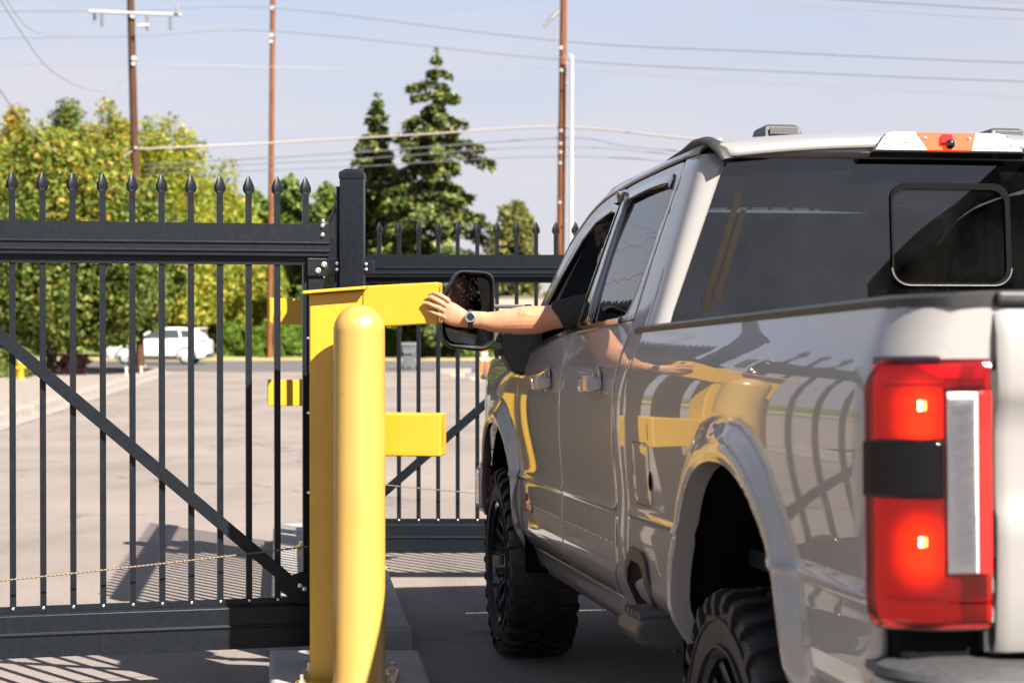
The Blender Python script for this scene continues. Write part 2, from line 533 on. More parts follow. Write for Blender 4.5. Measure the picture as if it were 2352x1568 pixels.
def leafmat(name, cols, trans=0.45, rough=0.55):
    """colour picked at random for each leaf, some light passes through"""
    m = bpy.data.materials.new(name)
    m.use_nodes = True
    nt = m.node_tree
    b = nt.nodes['Principled BSDF']
    b.inputs['Roughness'].default_value = rough
    b.inputs['Specular IOR Level'].default_value = 0.25
    g = nt.nodes.new('ShaderNodeNewGeometry')
    r = nt.nodes.new('ShaderNodeValToRGB')
    r.color_ramp.interpolation = 'LINEAR'
    els = r.color_ramp.elements
    while len(els) < len(cols):
        els.new(0.5)
    for i, c in enumerate(cols):
        els[i].position = i / (len(cols) - 1)
        els[i].color = (*A(c), 1)
    nt.links.new(g.outputs['Random Per Island'], r.inputs['Fac'])
    nt.links.new(r.outputs['Color'], b.inputs['Base Color'])
    tl = nt.nodes.new('ShaderNodeBsdfTranslucent')
    nt.links.new(r.outputs['Color'], tl.inputs['Color'])
    ms = nt.nodes.new('ShaderNodeMixShader')
    ms.inputs['Fac'].default_value = trans
    out = nt.nodes['Material Output']
    nt.links.new(b.outputs['BSDF'], ms.inputs[1])
    nt.links.new(tl.outputs['BSDF'], ms.inputs[2])
    nt.links.new(ms.outputs['Shader'], out.inputs['Surface'])
    return m

M['leaf_green'] = leafmat('green_leaves', [(0.036, 0.0756, 0.0115), (0.102, 0.1708, 0.023), (0.162, 0.2318, 0.0345), (0.228, 0.2623, 0.0483), (0.348, 0.2867, 0.069)])
M['leaf_gold'] = leafmat('golden_leaves', [(0.1575, 0.2502, 0.0383), (0.2801, 0.348, 0.0421), (0.4377, 0.4022, 0.0574), (0.5954, 0.3697, 0.0671)])
M['leaf_orange'] = leafmat('orange_leaves', [(0.2025, 0.1944, 0.0327), (0.3645, 0.2592, 0.0446), (0.486, 0.2754, 0.0594), (0.54, 0.243, 0.0743)])
M['leaf_lime'] = leafmat('lime_leaves', [(0.161, 0.2254, 0.0246), (0.2737, 0.3381, 0.0308), (0.4025, 0.4186, 0.0462), (0.483, 0.3864, 0.0539)])
M['leaf_cedar'] = leafmat('cedar_leaves', [(0.0828, 0.138, 0.0317), (0.1932, 0.276, 0.0581), (0.3312, 0.414, 0.0924)], trans=0.3)
M['leaf_hedge'] = leafmat('hedge_leaves', [(0.055, 0.11, 0.011), (0.121, 0.209, 0.0165), (0.187, 0.286, 0.022)])
M['needle'] = leafmat('spruce_needles', [(0.0178, 0.0336, 0.0143), (0.0536, 0.0837, 0.0213), (0.1518, 0.1863, 0.0356), (0.2857, 0.2794, 0.0535)], trans=0.15)
M['leaf_red'] = leafmat('maroon_leaves', [(0.02, 0.006, 0.008), (0.045, 0.012, 0.015)], trans=0.2)
M['leaf_pale'] = leafmat('pale_leaves', [(0.135, 0.1755, 0.0405), (0.243, 0.243, 0.0675), (0.297, 0.2565, 0.081)])

# ------------------------------------------------------------------ ground, street, kerbs
PHI = math.atan(648 / FPX)
CP, SP = math.cos(PHI), math.sin(PHI)
TAU = 0.028                      # rake of the truck body, nose down
SF, WC = 8.67, 2.295             # truck: front axle along its own axis, centre line off to the right
def Zg(X, Y):
    return -0.004 * max(0.0, Y - 9.5) if Y < 110 else -0.402 + 0.0004 * (Y - 110)

def sheet(name, xs, ys, dz, m, kind='structure', fx=None):
    mb = MB()
    rows = []
    for y in ys:
        row = []
        for x in xs:
            X = fx(x, y) if fx else x
            row.append((X, y, Zg(X, y) + dz))
        rows.append(row)
    mb.grid(rows)
    o = mb.obj(name, m, None, smooth=180, recalc=False)
    if o.data.polygons[0].normal.z < 0:
        o.data.flip_normals()
    return tag(o, kind=kind)

gx = [-700, -200, -80, -40, -20, -12, -8, -5, -3.5, -2.5, -1.5, -.5, .5, 1.5, 2.5, 3.5, 5, 8, 12, 20, 40, 80, 200, 700]
gy = [-300, -100, -40, -20, -10, -5] + linspace(-2, 14, 33) + [16, 20, 26, 34, 46, 60, 80, 109, 110, 160, 300, 600, 1600]
ground = sheet('ground', gx, gy, 0.0, M['asphalt'])
sheet('street', linspace(-220, 220, 9), linspace(70.2, 91, 5), 0.02, M['street'])
sheet('street_gutter', linspace(-11.6, 220, 9), [69.5, 70.2], 0.028, M['kerb'])
sheet('grass_verge', linspace(-220, 220, 23), [91, 96, 102, 109, 110, 126], 0.04, M['drygrass'])
sheet('lawn', [-700, -200, 0, 200, 700], [126, 160, 300, 600, 1400], 0.05, M['lawn'])
sheet('sand_patch', linspace(0, 1, 12), linspace(48, 66, 12), 0.012, M['sand'],
      fx=lambda t, y: lerp(-2.6 + (66 - y) * 0.16 + 0.25 * math.sin(y * 1.3), 6, t))
sheet('planting_bed', linspace(0, 1, 9), [22, 30, 36, 42, 48, 54, 60, 64.2], 0.05, M['gravel'],
      fx=lambda t, y: lerp(-60, -8.75 - (y - 30) * 0.113, t))
# kerb of the planting bed, cast in lengths
kb = MB()
kline = [(-8.3 - (y - 30) * 0.113, y) for y in linspace(18, 64, 24)]
kline += [(-12.35, 66.0), (-12.8, 67.4), (-13.6, 68.5), (-14.8, 69.1), (-16.5, 69.4), (-22, 69.5), (-60, 69.5)]
rings = []
for i, (x, y) in enumerate(kline):
    a = Vector(kline[max(i - 1, 0)])
    b = Vector(kline[min(i + 1, len(kline) - 1)])
    t = (b - a).normalized()
    nl = Vector((-t.y, t.x))
    prof = [(-0.32, 0.006), (-0.32, 0.02), (0.0, 0.035), (0.03, 0.15), (0.06, 0.165), (0.36, 0.165), (0.38, 0.0)]
    rings.append([(x + nl.x * p, y + nl.y * p, Zg(x, y) + h) for p, h in prof])
kb.loft(rings, closed=True, cap=True)
tag(kb.obj('kerb', M['kerb'], smooth=30), kind='structure')
sheet('pavement', linspace(0, 1, 8), [64.4, 65.6, 66.8], 0.10, M['kerb'], fx=lambda t, y: lerp(-60, -14.2, t))

# ------------------------------------------------------------------ concrete islands of the gate
def island(name, label, yfront, yback, zt, round_back):
    """a raised strip along the drive; left edge and right edge run with the drive"""
    mb = MB()
    def xl(y): return -1.07 - (y - 8.13) * 0.126
    def xr(y): return -0.30 - (y - 7.3) * 0.118
    ys = linspace(yfront, yback, 14)
    outl = [(xl(y), y) for y in ys]
    if round_back:
        c = Vector(((xl(yback) + xr(yback)) / 2, yback))
        r = (xr(yback) - xl(yback)) / 2
        outl += [(c.x - r * math.cos(a), c.y + r * 0.55 * math.sin(a)) for a in linspace(0.15, math.pi - 0.15, 10)]
    outl += [(xr(y), y) for y in reversed(ys)]
    cx = sum(p[0] for p in outl) / len(outl)
    rings = []
    for inset, h in ((0.0, -0.03), (0.004, zt - 0.03), (0.014, zt - 0.008), (0.035, zt)):
        ring = []
        for i, p in enumerate(outl):
            a = Vector(outl[i - 1]); b = Vector(outl[(i + 1) % len(outl)])
            t = (b - a).normalized()
            nn = Vector((t.y, -t.x))
            ring.append((p[0] + nn.x * inset, p[1] + nn.y * inset, Zg(*p) + h))
        rings.append(ring)
    mb.loft(rings, True, True)
    return tag(mb.obj(name, M['concrete'], smooth=50), kind='structure')
island('concrete_island', 'front', 2.6, 8.2, 0.125, False)
island('concrete_island', 'back', 8.75, 13.3, 0.135, True)

# ------------------------------------------------------------------ gates
picket_h = 2.0
def picket_meshes(zbot, ztop):
    mb = MB()
    s_ = 0.0127
    mb.prism([(-s_, -s_), (s_, -s_), (s_, s_), (-s_, s_)], (0, 0, zbot), (1, 0, 0), (0, 1, 0), (0, 0, 1), ztop - zbot)
    me = mb.mesh('picket')
    me.materials.append(M['black'])
    fb = MB()                       # spear head: crimped neck, square shoulders, point
    prof = [(0.0130, 0.0), (0.0140, 0.004), (0.0190, 0.0095), (0.0222, 0.0135), (0.0236, 0.018), (0.0234, 0.034), (0.0130, 0.060), (0.0045, 0.076), (0.0012, 0.080)]
    rings = []
    for r, h in prof:
        k_ = sstep(0.002, 0.014, h)
        dp = lerp(r, r * .62, k_)
        ring = []
        for (x_, y_) in ((-1, -.45), (-.62, -1), (-.16, -.86 if k_ > .5 else -1), (.16, -.86 if k_ > .5 else -1), (.62, -1), (1, -.45), (1, .45), (.62, 1), (-.62, 1), (-1, .45)):
            ring.append((r * x_ if k_ > .5 or abs(x_) < .9 else r * x_ * .98, dp * y_, h))
        rings.append(ring)
    fb.loft(rings)
    fm = fb.mesh('finial', smooth=24)
    fm.materials.append(M['black'])
    return me, fm

def bolt_mesh(r=0.011):
    mb = MB()
    mb.lathe([(0.0005, -0.004), (r, -0.004), (r, 0.0), (r * 0.72, 0.0015), (r * 0.7, 0.006), (r * 0.45, 0.008), (r * 0.42, 0.004), (0.0005, 0.004)], 12, axis='Z')
    me = mb.mesh('bolt', smooth=40)
    me.materials.append(M['zinc'])
    return me
BOLT = bolt_mesh()

def gate(label, cat, origin, ang, n0, n1, first, spacing, x0, x1, brace, chain_pts, zt=0.42, zb=-1.385, shade=None):
    """sliding picket gate; local x along the gate, local y away from the viewer, heights relative to the camera"""
    g = thing('sliding_gate', label, cat, origin, (0, 0, ang))
    me, fm = picket_meshes(HC + zb + 0.13, HC + zt + 0.126)
    for i in range(n0, n1):
        x = first + i * spacing
        p = inst('picket', me, g, (x, 0.045, 0))
        inst('finial', fm, p, (0, 0, HC + zt + 0.124))
    # top rail, extruded aluminium with ridges
    Z = HC + zt
    prof = [(0, 0.0), (0, -0.076), (-0.006, -0.078), (-0.006, -0.084), (0.001, -0.086), (0.001, -0.110), (-0.006, -0.112), (-0.006, -0.118), (0.001, -0.121), (0.001, -0.137), (0.03, -0.137), (0.03, -0.166), (0.036, -0.166), (0.036, -0.137), (0.09, -0.137), (0.09, 0.0)]
    def ext(name, prof, za, zz=0.0):
        mb = MB()
        mb.prism([(p[0], p[1]) for p in prof], (x0, 0, za), (0, 1, 0), (0, 0, 1), (1, 0, 0), x1 - x0)
        return mb.obj(name, M['black'], g, bevel=0.0015, seg=1)
    ext('top_rail', prof, Z)
    pl = MB(); pl.box(((x0 + x1) / 2, 0.0285, Z - 0.155), (x1 - x0, 0.004, 0.035))
    pl.obj('picket_channel', M['black'], g)
    Zb = HC + zb
    profb = [(0, 0.0), (0, 0.088), (-0.007, 0.091), (-0.007, 0.098), (0.002, 0.101), (0.002, 0.172), (0.012, 0.180), (0.055, 0.186), (0.09, 0.186), (0.09, 0.0)]
    ext('bottom_rail', profb, Zb)
    ck = MB(); ck.box(((x0 + x1) / 2, 0.0285, Zb + 0.196), (x1 - x0, 0.005, 0.026))
    ck.obj('picket_channel', M['black'], g)
    for i in range(n0, n1):
        x = first + i * spacing
        inst('bolt', BOLT, g, (x, 0.0265, Zb + 0.199), (R(90), 0, 0), (0.62, 0.62, 0.8))
    if brace:
        (xa, za), (xb, zbq) = brace
        mb = MB()
        d = Vector((xb - xa, 0, zbq - za))
        ln = d.length
        rot = Matrix.Rotation(-math.atan2(d.z, d.x), 4, 'Y').to_3x3()
        mb.box(((xa + xb) / 2, 0.016, (za + zbq) / 2), (ln, 0.022, 0.052), rot)
        mb.obj('diagonal_brace', M['black'], g, bevel=0.0015, seg=1)
    if chain_pts:
        a, b, sag = chain_pts
        mb = MB()
        npts = int((Vector(b) - Vector(a)).length / 0.0085)
        P = []
        for i in range(npts + 1):
            t = i / npts
            p = Vector(a).lerp(Vector(b), t)
            p.z -= sag * 4 * t * (1 - t)
            P.append(p)
        rs = [0.0046 if i % 2 == 0 else 0.0026 for i in range(npts + 1)]
        mb.tube(P, rs, 6)
        mb.obj('drive_chain', M['chain'], g)
    return g

GA = math.atan2(0.33, 1.313)
ca, sa = math.cos(GA), math.sin(GA)
# gate origin: where the picture's left border cuts it
G0 = Vector((-2.09, 7.55, 0))
u2l = lambda u: (lambda t: (t * 7.55 + 2.09) / (ca - t * sa))((u - 1176) / FPX)   # picture column -> distance along the gate
first = u2l(28)
sp = (u2l(705) - u2l(28)) / 10.0
xe = u2l(757)
def gl(u, v):
    l = u2l(u)
    D = 7.55 + l * sa
    return l, HC + (742 - v) / FPX * D
b0, b1 = gl(0, 772), gl(700, 1365)
bx = b0[0] - 1.1
bz = b0[1] + 1.1 * (b0[1] - b1[1]) / (b1[0] - b0[0])
c0, c1 = gl(0, 1316), gl(712, 1250)
left_gate = gate('black spear topped sliding gate on the left with a brace falling to the right', 'gate', G0, GA, -26, 11, first, sp, first - 26 * sp - 0.08, xe,
                 ((b0[0] - 0.62, b0[1] + 0.62 * (b0[1] - b1[1]) / (b1[0] - b0[0])), b1),
                 ((c0[0] - 3.0, -0.045, c0[1] - 0.16), (c1[0] + 0.02, -0.045, c1[1]), 0.04), zb=-1.372)
# right end of the left gate: end stile, gusset plates, bolts
mb = MB(); mb.box((xe - 0.055, 0.045, HC - 0.48), (0.066, 0.05, 1.55)); mb.obj('end_stile', M['black'], left_gate, bevel=0.002)
mb = MB(); mb.box((xe - 0.052, 0.012, HC + 0.238), (0.082, 0.012, 0.075)); mb.obj('gusset_plate', M['black'], left_gate, bevel=0.002)
gp = gl(690, 1345)
mb = MB()
mb.prism([(-0.085, -0.02), (-0.02, -0.075), (0.05, -0.075), (0.05, 0.06), (0.0, 0.06), (-0.085, 0.03)], (gp[0], 0.0, gp[1]), (1, 0, 0), (0, 0, 1), (0, -1, 0), 0.006)
mb.obj('gusset_plate', M['black'], left_gate)
for (u, v, q) in ((741, 519, 1.0), (741, 540, 1.0), (745, 608, 1.4), (731, 622, 1.4), (688, 1344, 1.1), (698, 1352, 1.1)):
    l, z = gl(u, v)
    y = {1.0: -0.004, 1.4: 0.002, 1.1: -0.010}[q]
    inst('bolt', BOLT, left_gate, (l, y, z), (R(90), 0, 0), (q * 0.8, q * 0.8, 1))

GR = Vector((-0.9, 11.35, 0))
def gr(u, v): return (u - 1176) / FPX * 11.35 + 0.9, HC + (742 - v) / FPX * 11.35
f2 = gr(870, 0)[0]
sp2 = (gr(1322, 0)[0] - f2) / 10.0
right_gate = gate('black spear topped gate standing open beyond the truck and the mirror', 'gate', GR, 0.0, 0, 34, f2, sp2, 0.0, 4.25,
                  (gr(860, 1150), gr(1260, 800)), ((gr(840, 1108)[0], -0.03, gr(840, 1108)[1]), (gr(1420, 1152)[0], -0.03, gr(1420, 1152)[1]), 0.01), zt=0.419, zb=-1.41)

island_fence = gate('black picket fence running end-on along the island behind the post', 'fence', Vector((-0.800, 8.95, 0)), math.atan2(1, -0.118), 0, 33, 0.06, 0.1228, 0.0, 4.06, None, None, zt=0.41, zb=-1.39)
island_fence.name = 'picket_fence'

# ------------------------------------------------------------------ hinge post
def box_post(name, label, u0, u1, vtop, D, cap=True):
    c = W((u0 + u1) / 2, 742, D)
    w = (u1 - u0) / FPX * D
    zt = HC + (742 - vtop) / FPX * D
    zg = Zg(c.x, c.y)
    p = thing(name, label, 'post', (c.x, c.y + w / 2, zg))
    mb = MB(); mb.box((0, 0, (zt - zg - 0.03) / 2), (w, w, zt - zg - 0.03)); mb.obj('shaft', M['black'], p, bevel=0.004, seg=3)
    mb = MB()
    h = zt - zg
    rings = []
    for k, z in ((w / 2 + 0.003, h - 0.045), (w / 2 + 0.003, h - 0.018), (w / 2 - 0.004, h - 0.012), (w / 2 - 0.022, h - 0.001), (w / 2 - 0.024, h)):
        rings.append([(-k, -k, z), (k, -k, z), (k, k, z), (-k, k, z)])
    mb.loft(rings)
    mb.obj('post_cap', M['black'], p, bevel=0.002)
    return p, c, w, zg
post, pc, pw, pzg = box_post('gate_post', 'tallest black square post, standing between the two gates', 780, 835, 387, 8.25)
zc = HC + (742 - 613) / FPX * 8.25 - pzg
mb = MB(); mb.box((pw / 2 + 0.022, -0.01, zc), (0.044, 0.05, 0.055)); mb.obj('hinge_bracket', M['black'], post, bevel=0.003)
mb = MB(); mb.box((-pw / 2 - 0.022, -0.01, zc + 0.005), (0.044, 0.05, 0.07)); mb.obj('hinge_bracket', M['black'], post, bevel=0.003)
for (dx, dz) in ((0.062, 0.012), (0.062, -0.012), (-0.066, 0.016), (-0.066, -0.012)):
    inst('bolt', BOLT, post, (dx, -0.037, zc + dz), (R(90), 0, 0), (0.7, 0.7, 1.0))
mb = MB()
mb.box((-pw / 2 - 0.02, 0.12, (HC + 0.62 - pzg) / 2), (0.016, 0.05, HC + 0.62 - pzg))
mb.obj('guide_bar', M['black'], post, bevel=0.002)
roller = thing('gate_roller', 'small black guide roller between the left gate and the gate post', 'roller', (-0.835, 8.18, HC + 0.40))
mb = MB(); mb.lathe([(0.001, -0.09), (0.028, -0.09), (0.030, -0.07), (0.024, -0.02), (0.030, 0.03), (0.026, 0.045), (0.001, 0.045)], 14); mb.obj('wheel', M['plastic'], roller, smooth=40)
mb = MB(); mb.tube([(0, 0, -0.2), (0, 0, 0.06)], 0.008, 8); mb.obj('axle', M['zinc'], roller)

# ------------------------------------------------------------------ yellow keypad stanchions and bollard
def stanchion(label, base, s_=1, tilt=4.0):
    """folded steel column with a sloping lid and two arms that reach out to the driver (s_ = side the arms point to)"""
    st = thing('keypad_stanchion', label, 'stanchion', base)
    def Zr(z): return HC + z - base[2]
    def bxo(name, pts, yf, dep, bev=0.006, rotz=0.0, piv=(0, 0)):
        mb = MB()
        mb.prism([(p[0] * s_, p[1]) for p in pts], (0, yf, 0), (1, 0, 0), (0, 0, 1), (0, 1, 0), dep)
        if rotz:
            vv = []
            for (x, y, z) in mb.v:
                dx, dy = x - piv[0] * s_, y - piv[1]
                a = rotz * s_
                vv.append((piv[0] * s_ + dx * math.cos(a) - dy * math.sin(a), piv[1] + dx * math.sin(a) + dy * math.cos(a), z))
            mb.v = vv
        return mb.obj(name, M['yellow'], st, bevel=bev, seg=3)
    sl = math.tan(R(tilt))
    xL, xR = -0.148, 0.142
    zt = lambda x: Zr(0.150 + (x - xR) * sl)
    bxo('column', [(xL, 0.0), (xR, 0.0), (xR, zt(xR) - 0.012), (xL, zt(xL) - 0.012)], 0.0, 0.16, 0.008)
    # lid with an overhanging lip that stops short of the arm
    bxo('lid', [(xL - 0.022, zt(xL - 0.022) - 0.010), (xR - 0.062, zt(xR - 0.062) - 0.010), (xR - 0.052, zt(xR - 0.052) + 0.003), (xL - 0.022, zt(xL - 0.022) + 0.003)], -0.045, 0.21, 0.003)
    # upper arm, lower arm
    xt = 0.372
    bxo('upper_arm', [(xR - 0.075, zt(xR - 0.075) - 0.163), (xt, zt(xt) - 0.168), (xt, zt(xt) - 0.004), (xR - 0.075, zt(xR - 0.075) + 0.0045)], -0.006, 0.13, 0.006, -R(6), (xR - 0.075, 0.0))
    bxo('lower_arm', [(xR - 0.02, Zr(-0.532)), (xt + 0.012, Zr(-0.532)), (xt + 0.012, Zr(-0.362)), (xR - 0.02, Zr(-0.362))], -0.004, 0.12, 0.006, -R(9), (xR, 0.0))
    # keypads on the drivers' side of the arms
    for nm, z, w_ in (('keypad', Zr(0.095), 0.0), ('keypad', Zr(-0.447), 0.012)):
        mb = MB(); mb.box(((xt + w_ + 0.001) * s_, 0.035, z), (0.006, 0.075, 0.10)); mb.obj(nm, M['plastic'], st, bevel=0.002)
    mb = MB(); mb.box((0, 0.06, 0.008), (0.40, 0.34, 0.016)); mb.obj('base_plate', M['yellow'], st, bevel=0.003)
    for bx_ in (-0.172, 0.172):
        for by in (-0.07, 0.19):
            mb = MB(); mb.lathe([(0.001, 0.016), (0.014, 0.016), (0.014, 0.028), (0.008, 0.028), (0.008, 0.05), (0.001, 0.05)], 6, (bx_, by, 0)); mb.obj('anchor_bolt', M['zinc'], st)
    # edge screws on the hidden side flange
    for z in (Zr(-0.06), Zr(-0.36), Zr(-0.68)):
        inst('screw', BOLT, st, ((xL - 0.004) * s_, 0.012, z), (0, R(-90) * s_, 0), (0.6, 0.6, 1))
    return st
zi = Zg(-0.66, 7.45) + 0.125
near_st = stanchion('yellow steel keypad stanchion behind the bollard, its upper arm under the hand', (-0.665, 7.42, zi), 1, 4.4)
zi2 = Zg(-1.06, 11.9) + 0.135
far_st = stanchion('farther yellow keypad stanchion seen through the pickets with arms pointing left', (-1.185, 11.9, zi2), -1, 4.4)

bl = thing('bollard', 'round topped pale yellow bollard in front of the keypad stanchion', 'bollard', (W(825, 742, 7.25).x, 7.25, 0.125))
rb = 60.0 / FPX * 7.25
ztop = HC + (742 - 700) / FPX * 7.25 - bl.location.z
mb = MB()
prof = [(rb + 0.004, 0.0), (rb + 0.004, 0.05), (rb, 0.06), (rb * 0.985, ztop - rb)]
for k in range(1, 15):
    a = math.pi / 2 * k / 14
    prof.append((max(rb * 0.985 * math.cos(a), 0.0005), ztop - rb + rb * math.sin(a)))
mb.lathe(prof, 72)
mb.obj('sleeve', M['yellow_plastic'], bl, smooth=60)
mb = MB()
sx = -0.0015
path = [(sx, -rb * 0.985 - 0.0002, 0.06), (sx, -rb * 0.985 + 0.0004, ztop - rb)]
for k in range(1, 15):
    a = math.pi / 2 * k / 14
    path.append((sx, -rb * 0.985 * math.cos(a) + 0.0002, ztop - rb + rb * math.sin(a)))
mb.tube(path, 0.0011, 6)
mb.obj('mould_seam', M['yellow_plastic'], bl, smooth=60)

# ------------------------------------------------------------------ pickup truck (local: x right, y forward, z up; front axle at y = 0)
tloc = Vector((-SF * SP + WC * CP, SF * CP + WC * SP, 0))
truck = thing('pickup_truck', 'lifted light grey crew cab pickup truck with brake lights lit, driving up to the gate', 'truck', tloc, (-TAU, 0, PHI))
def part(mb, name, m, parent=None, **kw):
    return mb.obj(name, M[m] if isinstance(m, str) else m, parent or truck, **kw)

PROF = [(.40, .90), (.48, .935), (.55, .957), (.575, .973), (.62, 1.000), (.655, 1.0135), (.665, 1.0155), (.72, 1.0195), (.80, 1.0205), (.855, 1.018), (.868, 1.020), (.876, 1.0265), (.886, 1.022), (.90, 1.018), (.95, 1.0215), (1.05, 1.029), (1.15, 1.0325), (1.25, 1.030), (1.30, 1.0255), (1.34, 1.018), (1.38, 1.005), (1.42, .988), (1.46, .970), (1.50, .958)]
def hw_raw(z):
    if z >= 1.5:
        return .958 - .287 * (z - 1.5)
    if z <= PROF[0][0]:
        return PROF[0][1]
    for i in range(len(PROF) - 1):
        a, b = PROF[i], PROF[i + 1]
        if z <= b[0]:
            # catmull-rom through the neighbours, damped
            p0 = PROF[max(i - 1, 0)]; p3 = PROF[min(i + 2, len(PROF) - 1)]
            t = (z - a[0]) / (b[0] - a[0])
            m0 = (b[1] - p0[1]) / (b[0] - p0[0]) * (b[0] - a[0]) * 0.8
            m1 = (p3[1] - a[1]) / (p3[0] - a[0]) * (b[0] - a[0]) * 0.8
            return (2 * t ** 3 - 3 * t * t + 1) * a[1] + (t ** 3 - 2 * t * t + t) * m0 + (-2 * t ** 3 + 3 * t * t) * b[1] + (t ** 3 - t * t) * m1
HT = []                          # fair the profile so that reflections run smoothly, keep the two creases
for i_ in range(0, 801):
    z_ = .40 + i_ * .0015
    if z_ > 1.0: sg_ = .045
    elif z_ > .90: sg_ = lerp(.003, .045, (z_ - .90) / .10)
    elif z_ > .85: sg_ = .003
    elif z_ > .70: sg_ = .012
    else: sg_ = .005
    a_ = w_ = 0.0
    for k_ in range(-12, 13):
        q_ = math.exp(-.5 * (k_ / 5.0) ** 2)
        a_ += q_ * hw_raw(z_ + sg_ * k_ / 5.0); w_ += q_
    HT.append(a_ / w_)
def hw0(z):
    f_ = (z - .40) / .0015
    if f_ <= 0: return HT[0]
    if z >= 1.58: return hw_raw(z)
    i_ = int(f_)
    return lerp(HT[i_], HT[i_ + 1], f_ - i_)
YA = (0.0, -4.06)
AA, AB, AN, AZ = 0.56, 0.655, 2.25, 0.445
def rho(y, z, yc):
    dy = abs(y - yc) / AA
    dz = max(z - AZ, 0.0) / AB
    return (dy ** AN + dz ** AN) ** (1 / AN)
def flare(y, z):
    f = 0.0
    for yc in YA:
        r = rho(y, z, yc)
        f = max(f, 0.036 * (1 - sstep(1.045, 1.19, r)) - 0.005 * (1 - sstep(1.0, 1.035, r)))
    return f * (1 - sstep(1.28, 1.40, z))
def hwx(y, z):
    w = hw0(z) + flare(y, z)
    if y > 0.40:
        w -= 0.40 * (y - 0.40) ** 2
    return w
def arch(y, yc, zr):
    d = abs(y - yc)
    if d >= AA:
        return zr
    return max(zr, AZ + AB * (1 - (d / AA) ** AN) ** (1 / AN))
LEV = sorted([p[0] for p in PROF] + [.50, .525, .60, .64, .685, .70, .76, .78, .83, .843, .872, .88, .893, .91, .93, .97, .99, 1.01, 1.03, 1.07, 1.10, 1.125, 1.175, 1.2, 1.225, 1.275, 1.32, 1.36, 1.40, 1.44, 1.48])

LEVF = sorted(set([round(q, 4) for q in LEV + linspace(.46, 1.46, 84)]))
def side_panel(name, cols_, sgn, m='paint', parent=None, levels=LEV, th=0.022, bevel=0.003, hf=hwx):
    """cols_: list of (y, inset, zbottom, ztop). A skin that follows the body-side profile."""
    rows = []
    for (y, ins, zb, zt) in cols_:
        zs = [zb] + [min(max(l, zb), zt) for l in levels if l > PROF[0][0]] + [zt]
        rows.append([(sgn * (hf(y, z) - ins), y, z) for z in zs])
    mb = MB()
    mb.grid(rows)
    me = mb.mesh(name, None, weld=True)
    me.update()
    sx = sum(p.normal.x * p.area for p in me.polygons)
    if sx * sgn < 0:
        me.flip_normals()
    me.shade_smooth()
    me.set_sharp_from_angle(angle=R(50))
    return link(name, me, M[m], parent or truck, bevel, 2, th, 60)

def zbelt(y):
    pts = [(0.6, 1.405), (-.19, 1.405), (-.58, 1.443), (-.95, 1.473), (-1.41, 1.497), (-2.0, 1.505), (-2.75, 1.51)]
    for a, b in zip(pts, pts[1:]):
        if y >= b[0]:
            return lerp(a[1], b[1], max(0, min(1, (a[0] - y) / (a[0] - b[0]))))
    return pts[-1][1]

GF = [[(-1.385, 1.507), (-1.43, 1.63), (-1.49, 1.80), (-1.55, 1.95), (-1.555, 1.995), (-1.42, 2.008), (-1.14, 1.985), (-.93, 1.925), (-.66, 1.775), (-.45, 1.64), (-.34, 1.545), (-.33, 1.45), (-.6, 1.462), (-1.0, 1.488)],
      [(-1.40, 1.50), (-1.47, 1.64), (-1.53, 1.84), (-1.59, 2.02), (-1.612, 2.052), (-1.45, 2.058), (-1.14, 2.038), (-.91, 1.998), (-.61, 1.895), (-.36, 1.69), (-.195, 1.555), (-.195, 1.41), (-.6, 1.448), (-1.0, 1.479)]]
GB = [[(-1.655, 1.515), (-1.625, 1.63), (-1.655, 1.84), (-1.70, 1.99), (-1.735, 2.024), (-2.05, 2.030), (-2.41, 2.020), (-2.448, 1.99), (-2.44, 1.88), (-2.385, 1.72), (-2.33, 1.595), (-2.25, 1.535), (-2.10, 1.517), (-1.85, 1.514)],
      [(-1.409, 1.50), (-1.48, 1.64), (-1.54, 1.84), (-1.60, 2.02), (-1.625, 2.055), (-2.0, 2.060), (-2.50, 2.056), (-2.547, 2.035), (-2.51, 1.93), (-2.46, 1.73), (-2.44, 1.60), (-2.432, 1.515), (-2.25, 1.508), (-1.85, 1.504)]]
def resample_loop(pts, k=3):
    """closed Catmull-Rom through the points"""
    n = len(pts)
    out = []
    for i in range(n):
        p0, p1, p2, p3 = (Vector(pts[(i + j) % n]) for j in (-1, 0, 1, 2))
        for s_ in range(k):
            t = s_ / k
            m0 = (p2 - p0) * 0.28
            m1 = (p3 - p1) * 0.28
            out.append((2 * t ** 3 - 3 * t * t + 1) * p1 + (t ** 3 - 2 * t * t + t) * m0 + (-2 * t ** 3 + 3 * t * t) * p2 + (t ** 3 - t * t) * m1)
    return out

def window_ring(name, inner, outer, sgn, m='paint', parent=None, lift=0.0, th=0.03, sel=None):
    I, O = resample_loop(inner), resample_loop(outer)
    n = len(I)
    rows = []
    for t in (0, .33, .67, 1):
        rows.append([None] * n)
    mb = MB()
    vs_ = []
    for t in (0, .12, .4, .7, .93, 1):
        for k in range(n):
            p = I[k].lerp(O[k], t)
            rr = lift - (0.010 if t == 0 else 0.0)
            vs_.append((sgn * (hw0(p.y) + rr), p.x, p.y))
    fs = []
    for i in range(5):
        for k in range(n):
            if sel and not sel((I[k] + O[k]) / 2):
                continue
            k2 = (k + 1) % n
            fs.append((i * n + k, i * n + k2, (i + 1) * n + k2, (i + 1) * n + k))
    mb.add(vs_, fs)
    me = mb.mesh(name)
    if sum(p.normal.x * p.area for p in me.polygons) * sgn < 0:
        me.flip_normals()
    me.shade_smooth()
    me.set_sharp_from_angle(angle=R(50))
    return link(name, me, M[m], parent or truck, 0.002, 1, th, 60)

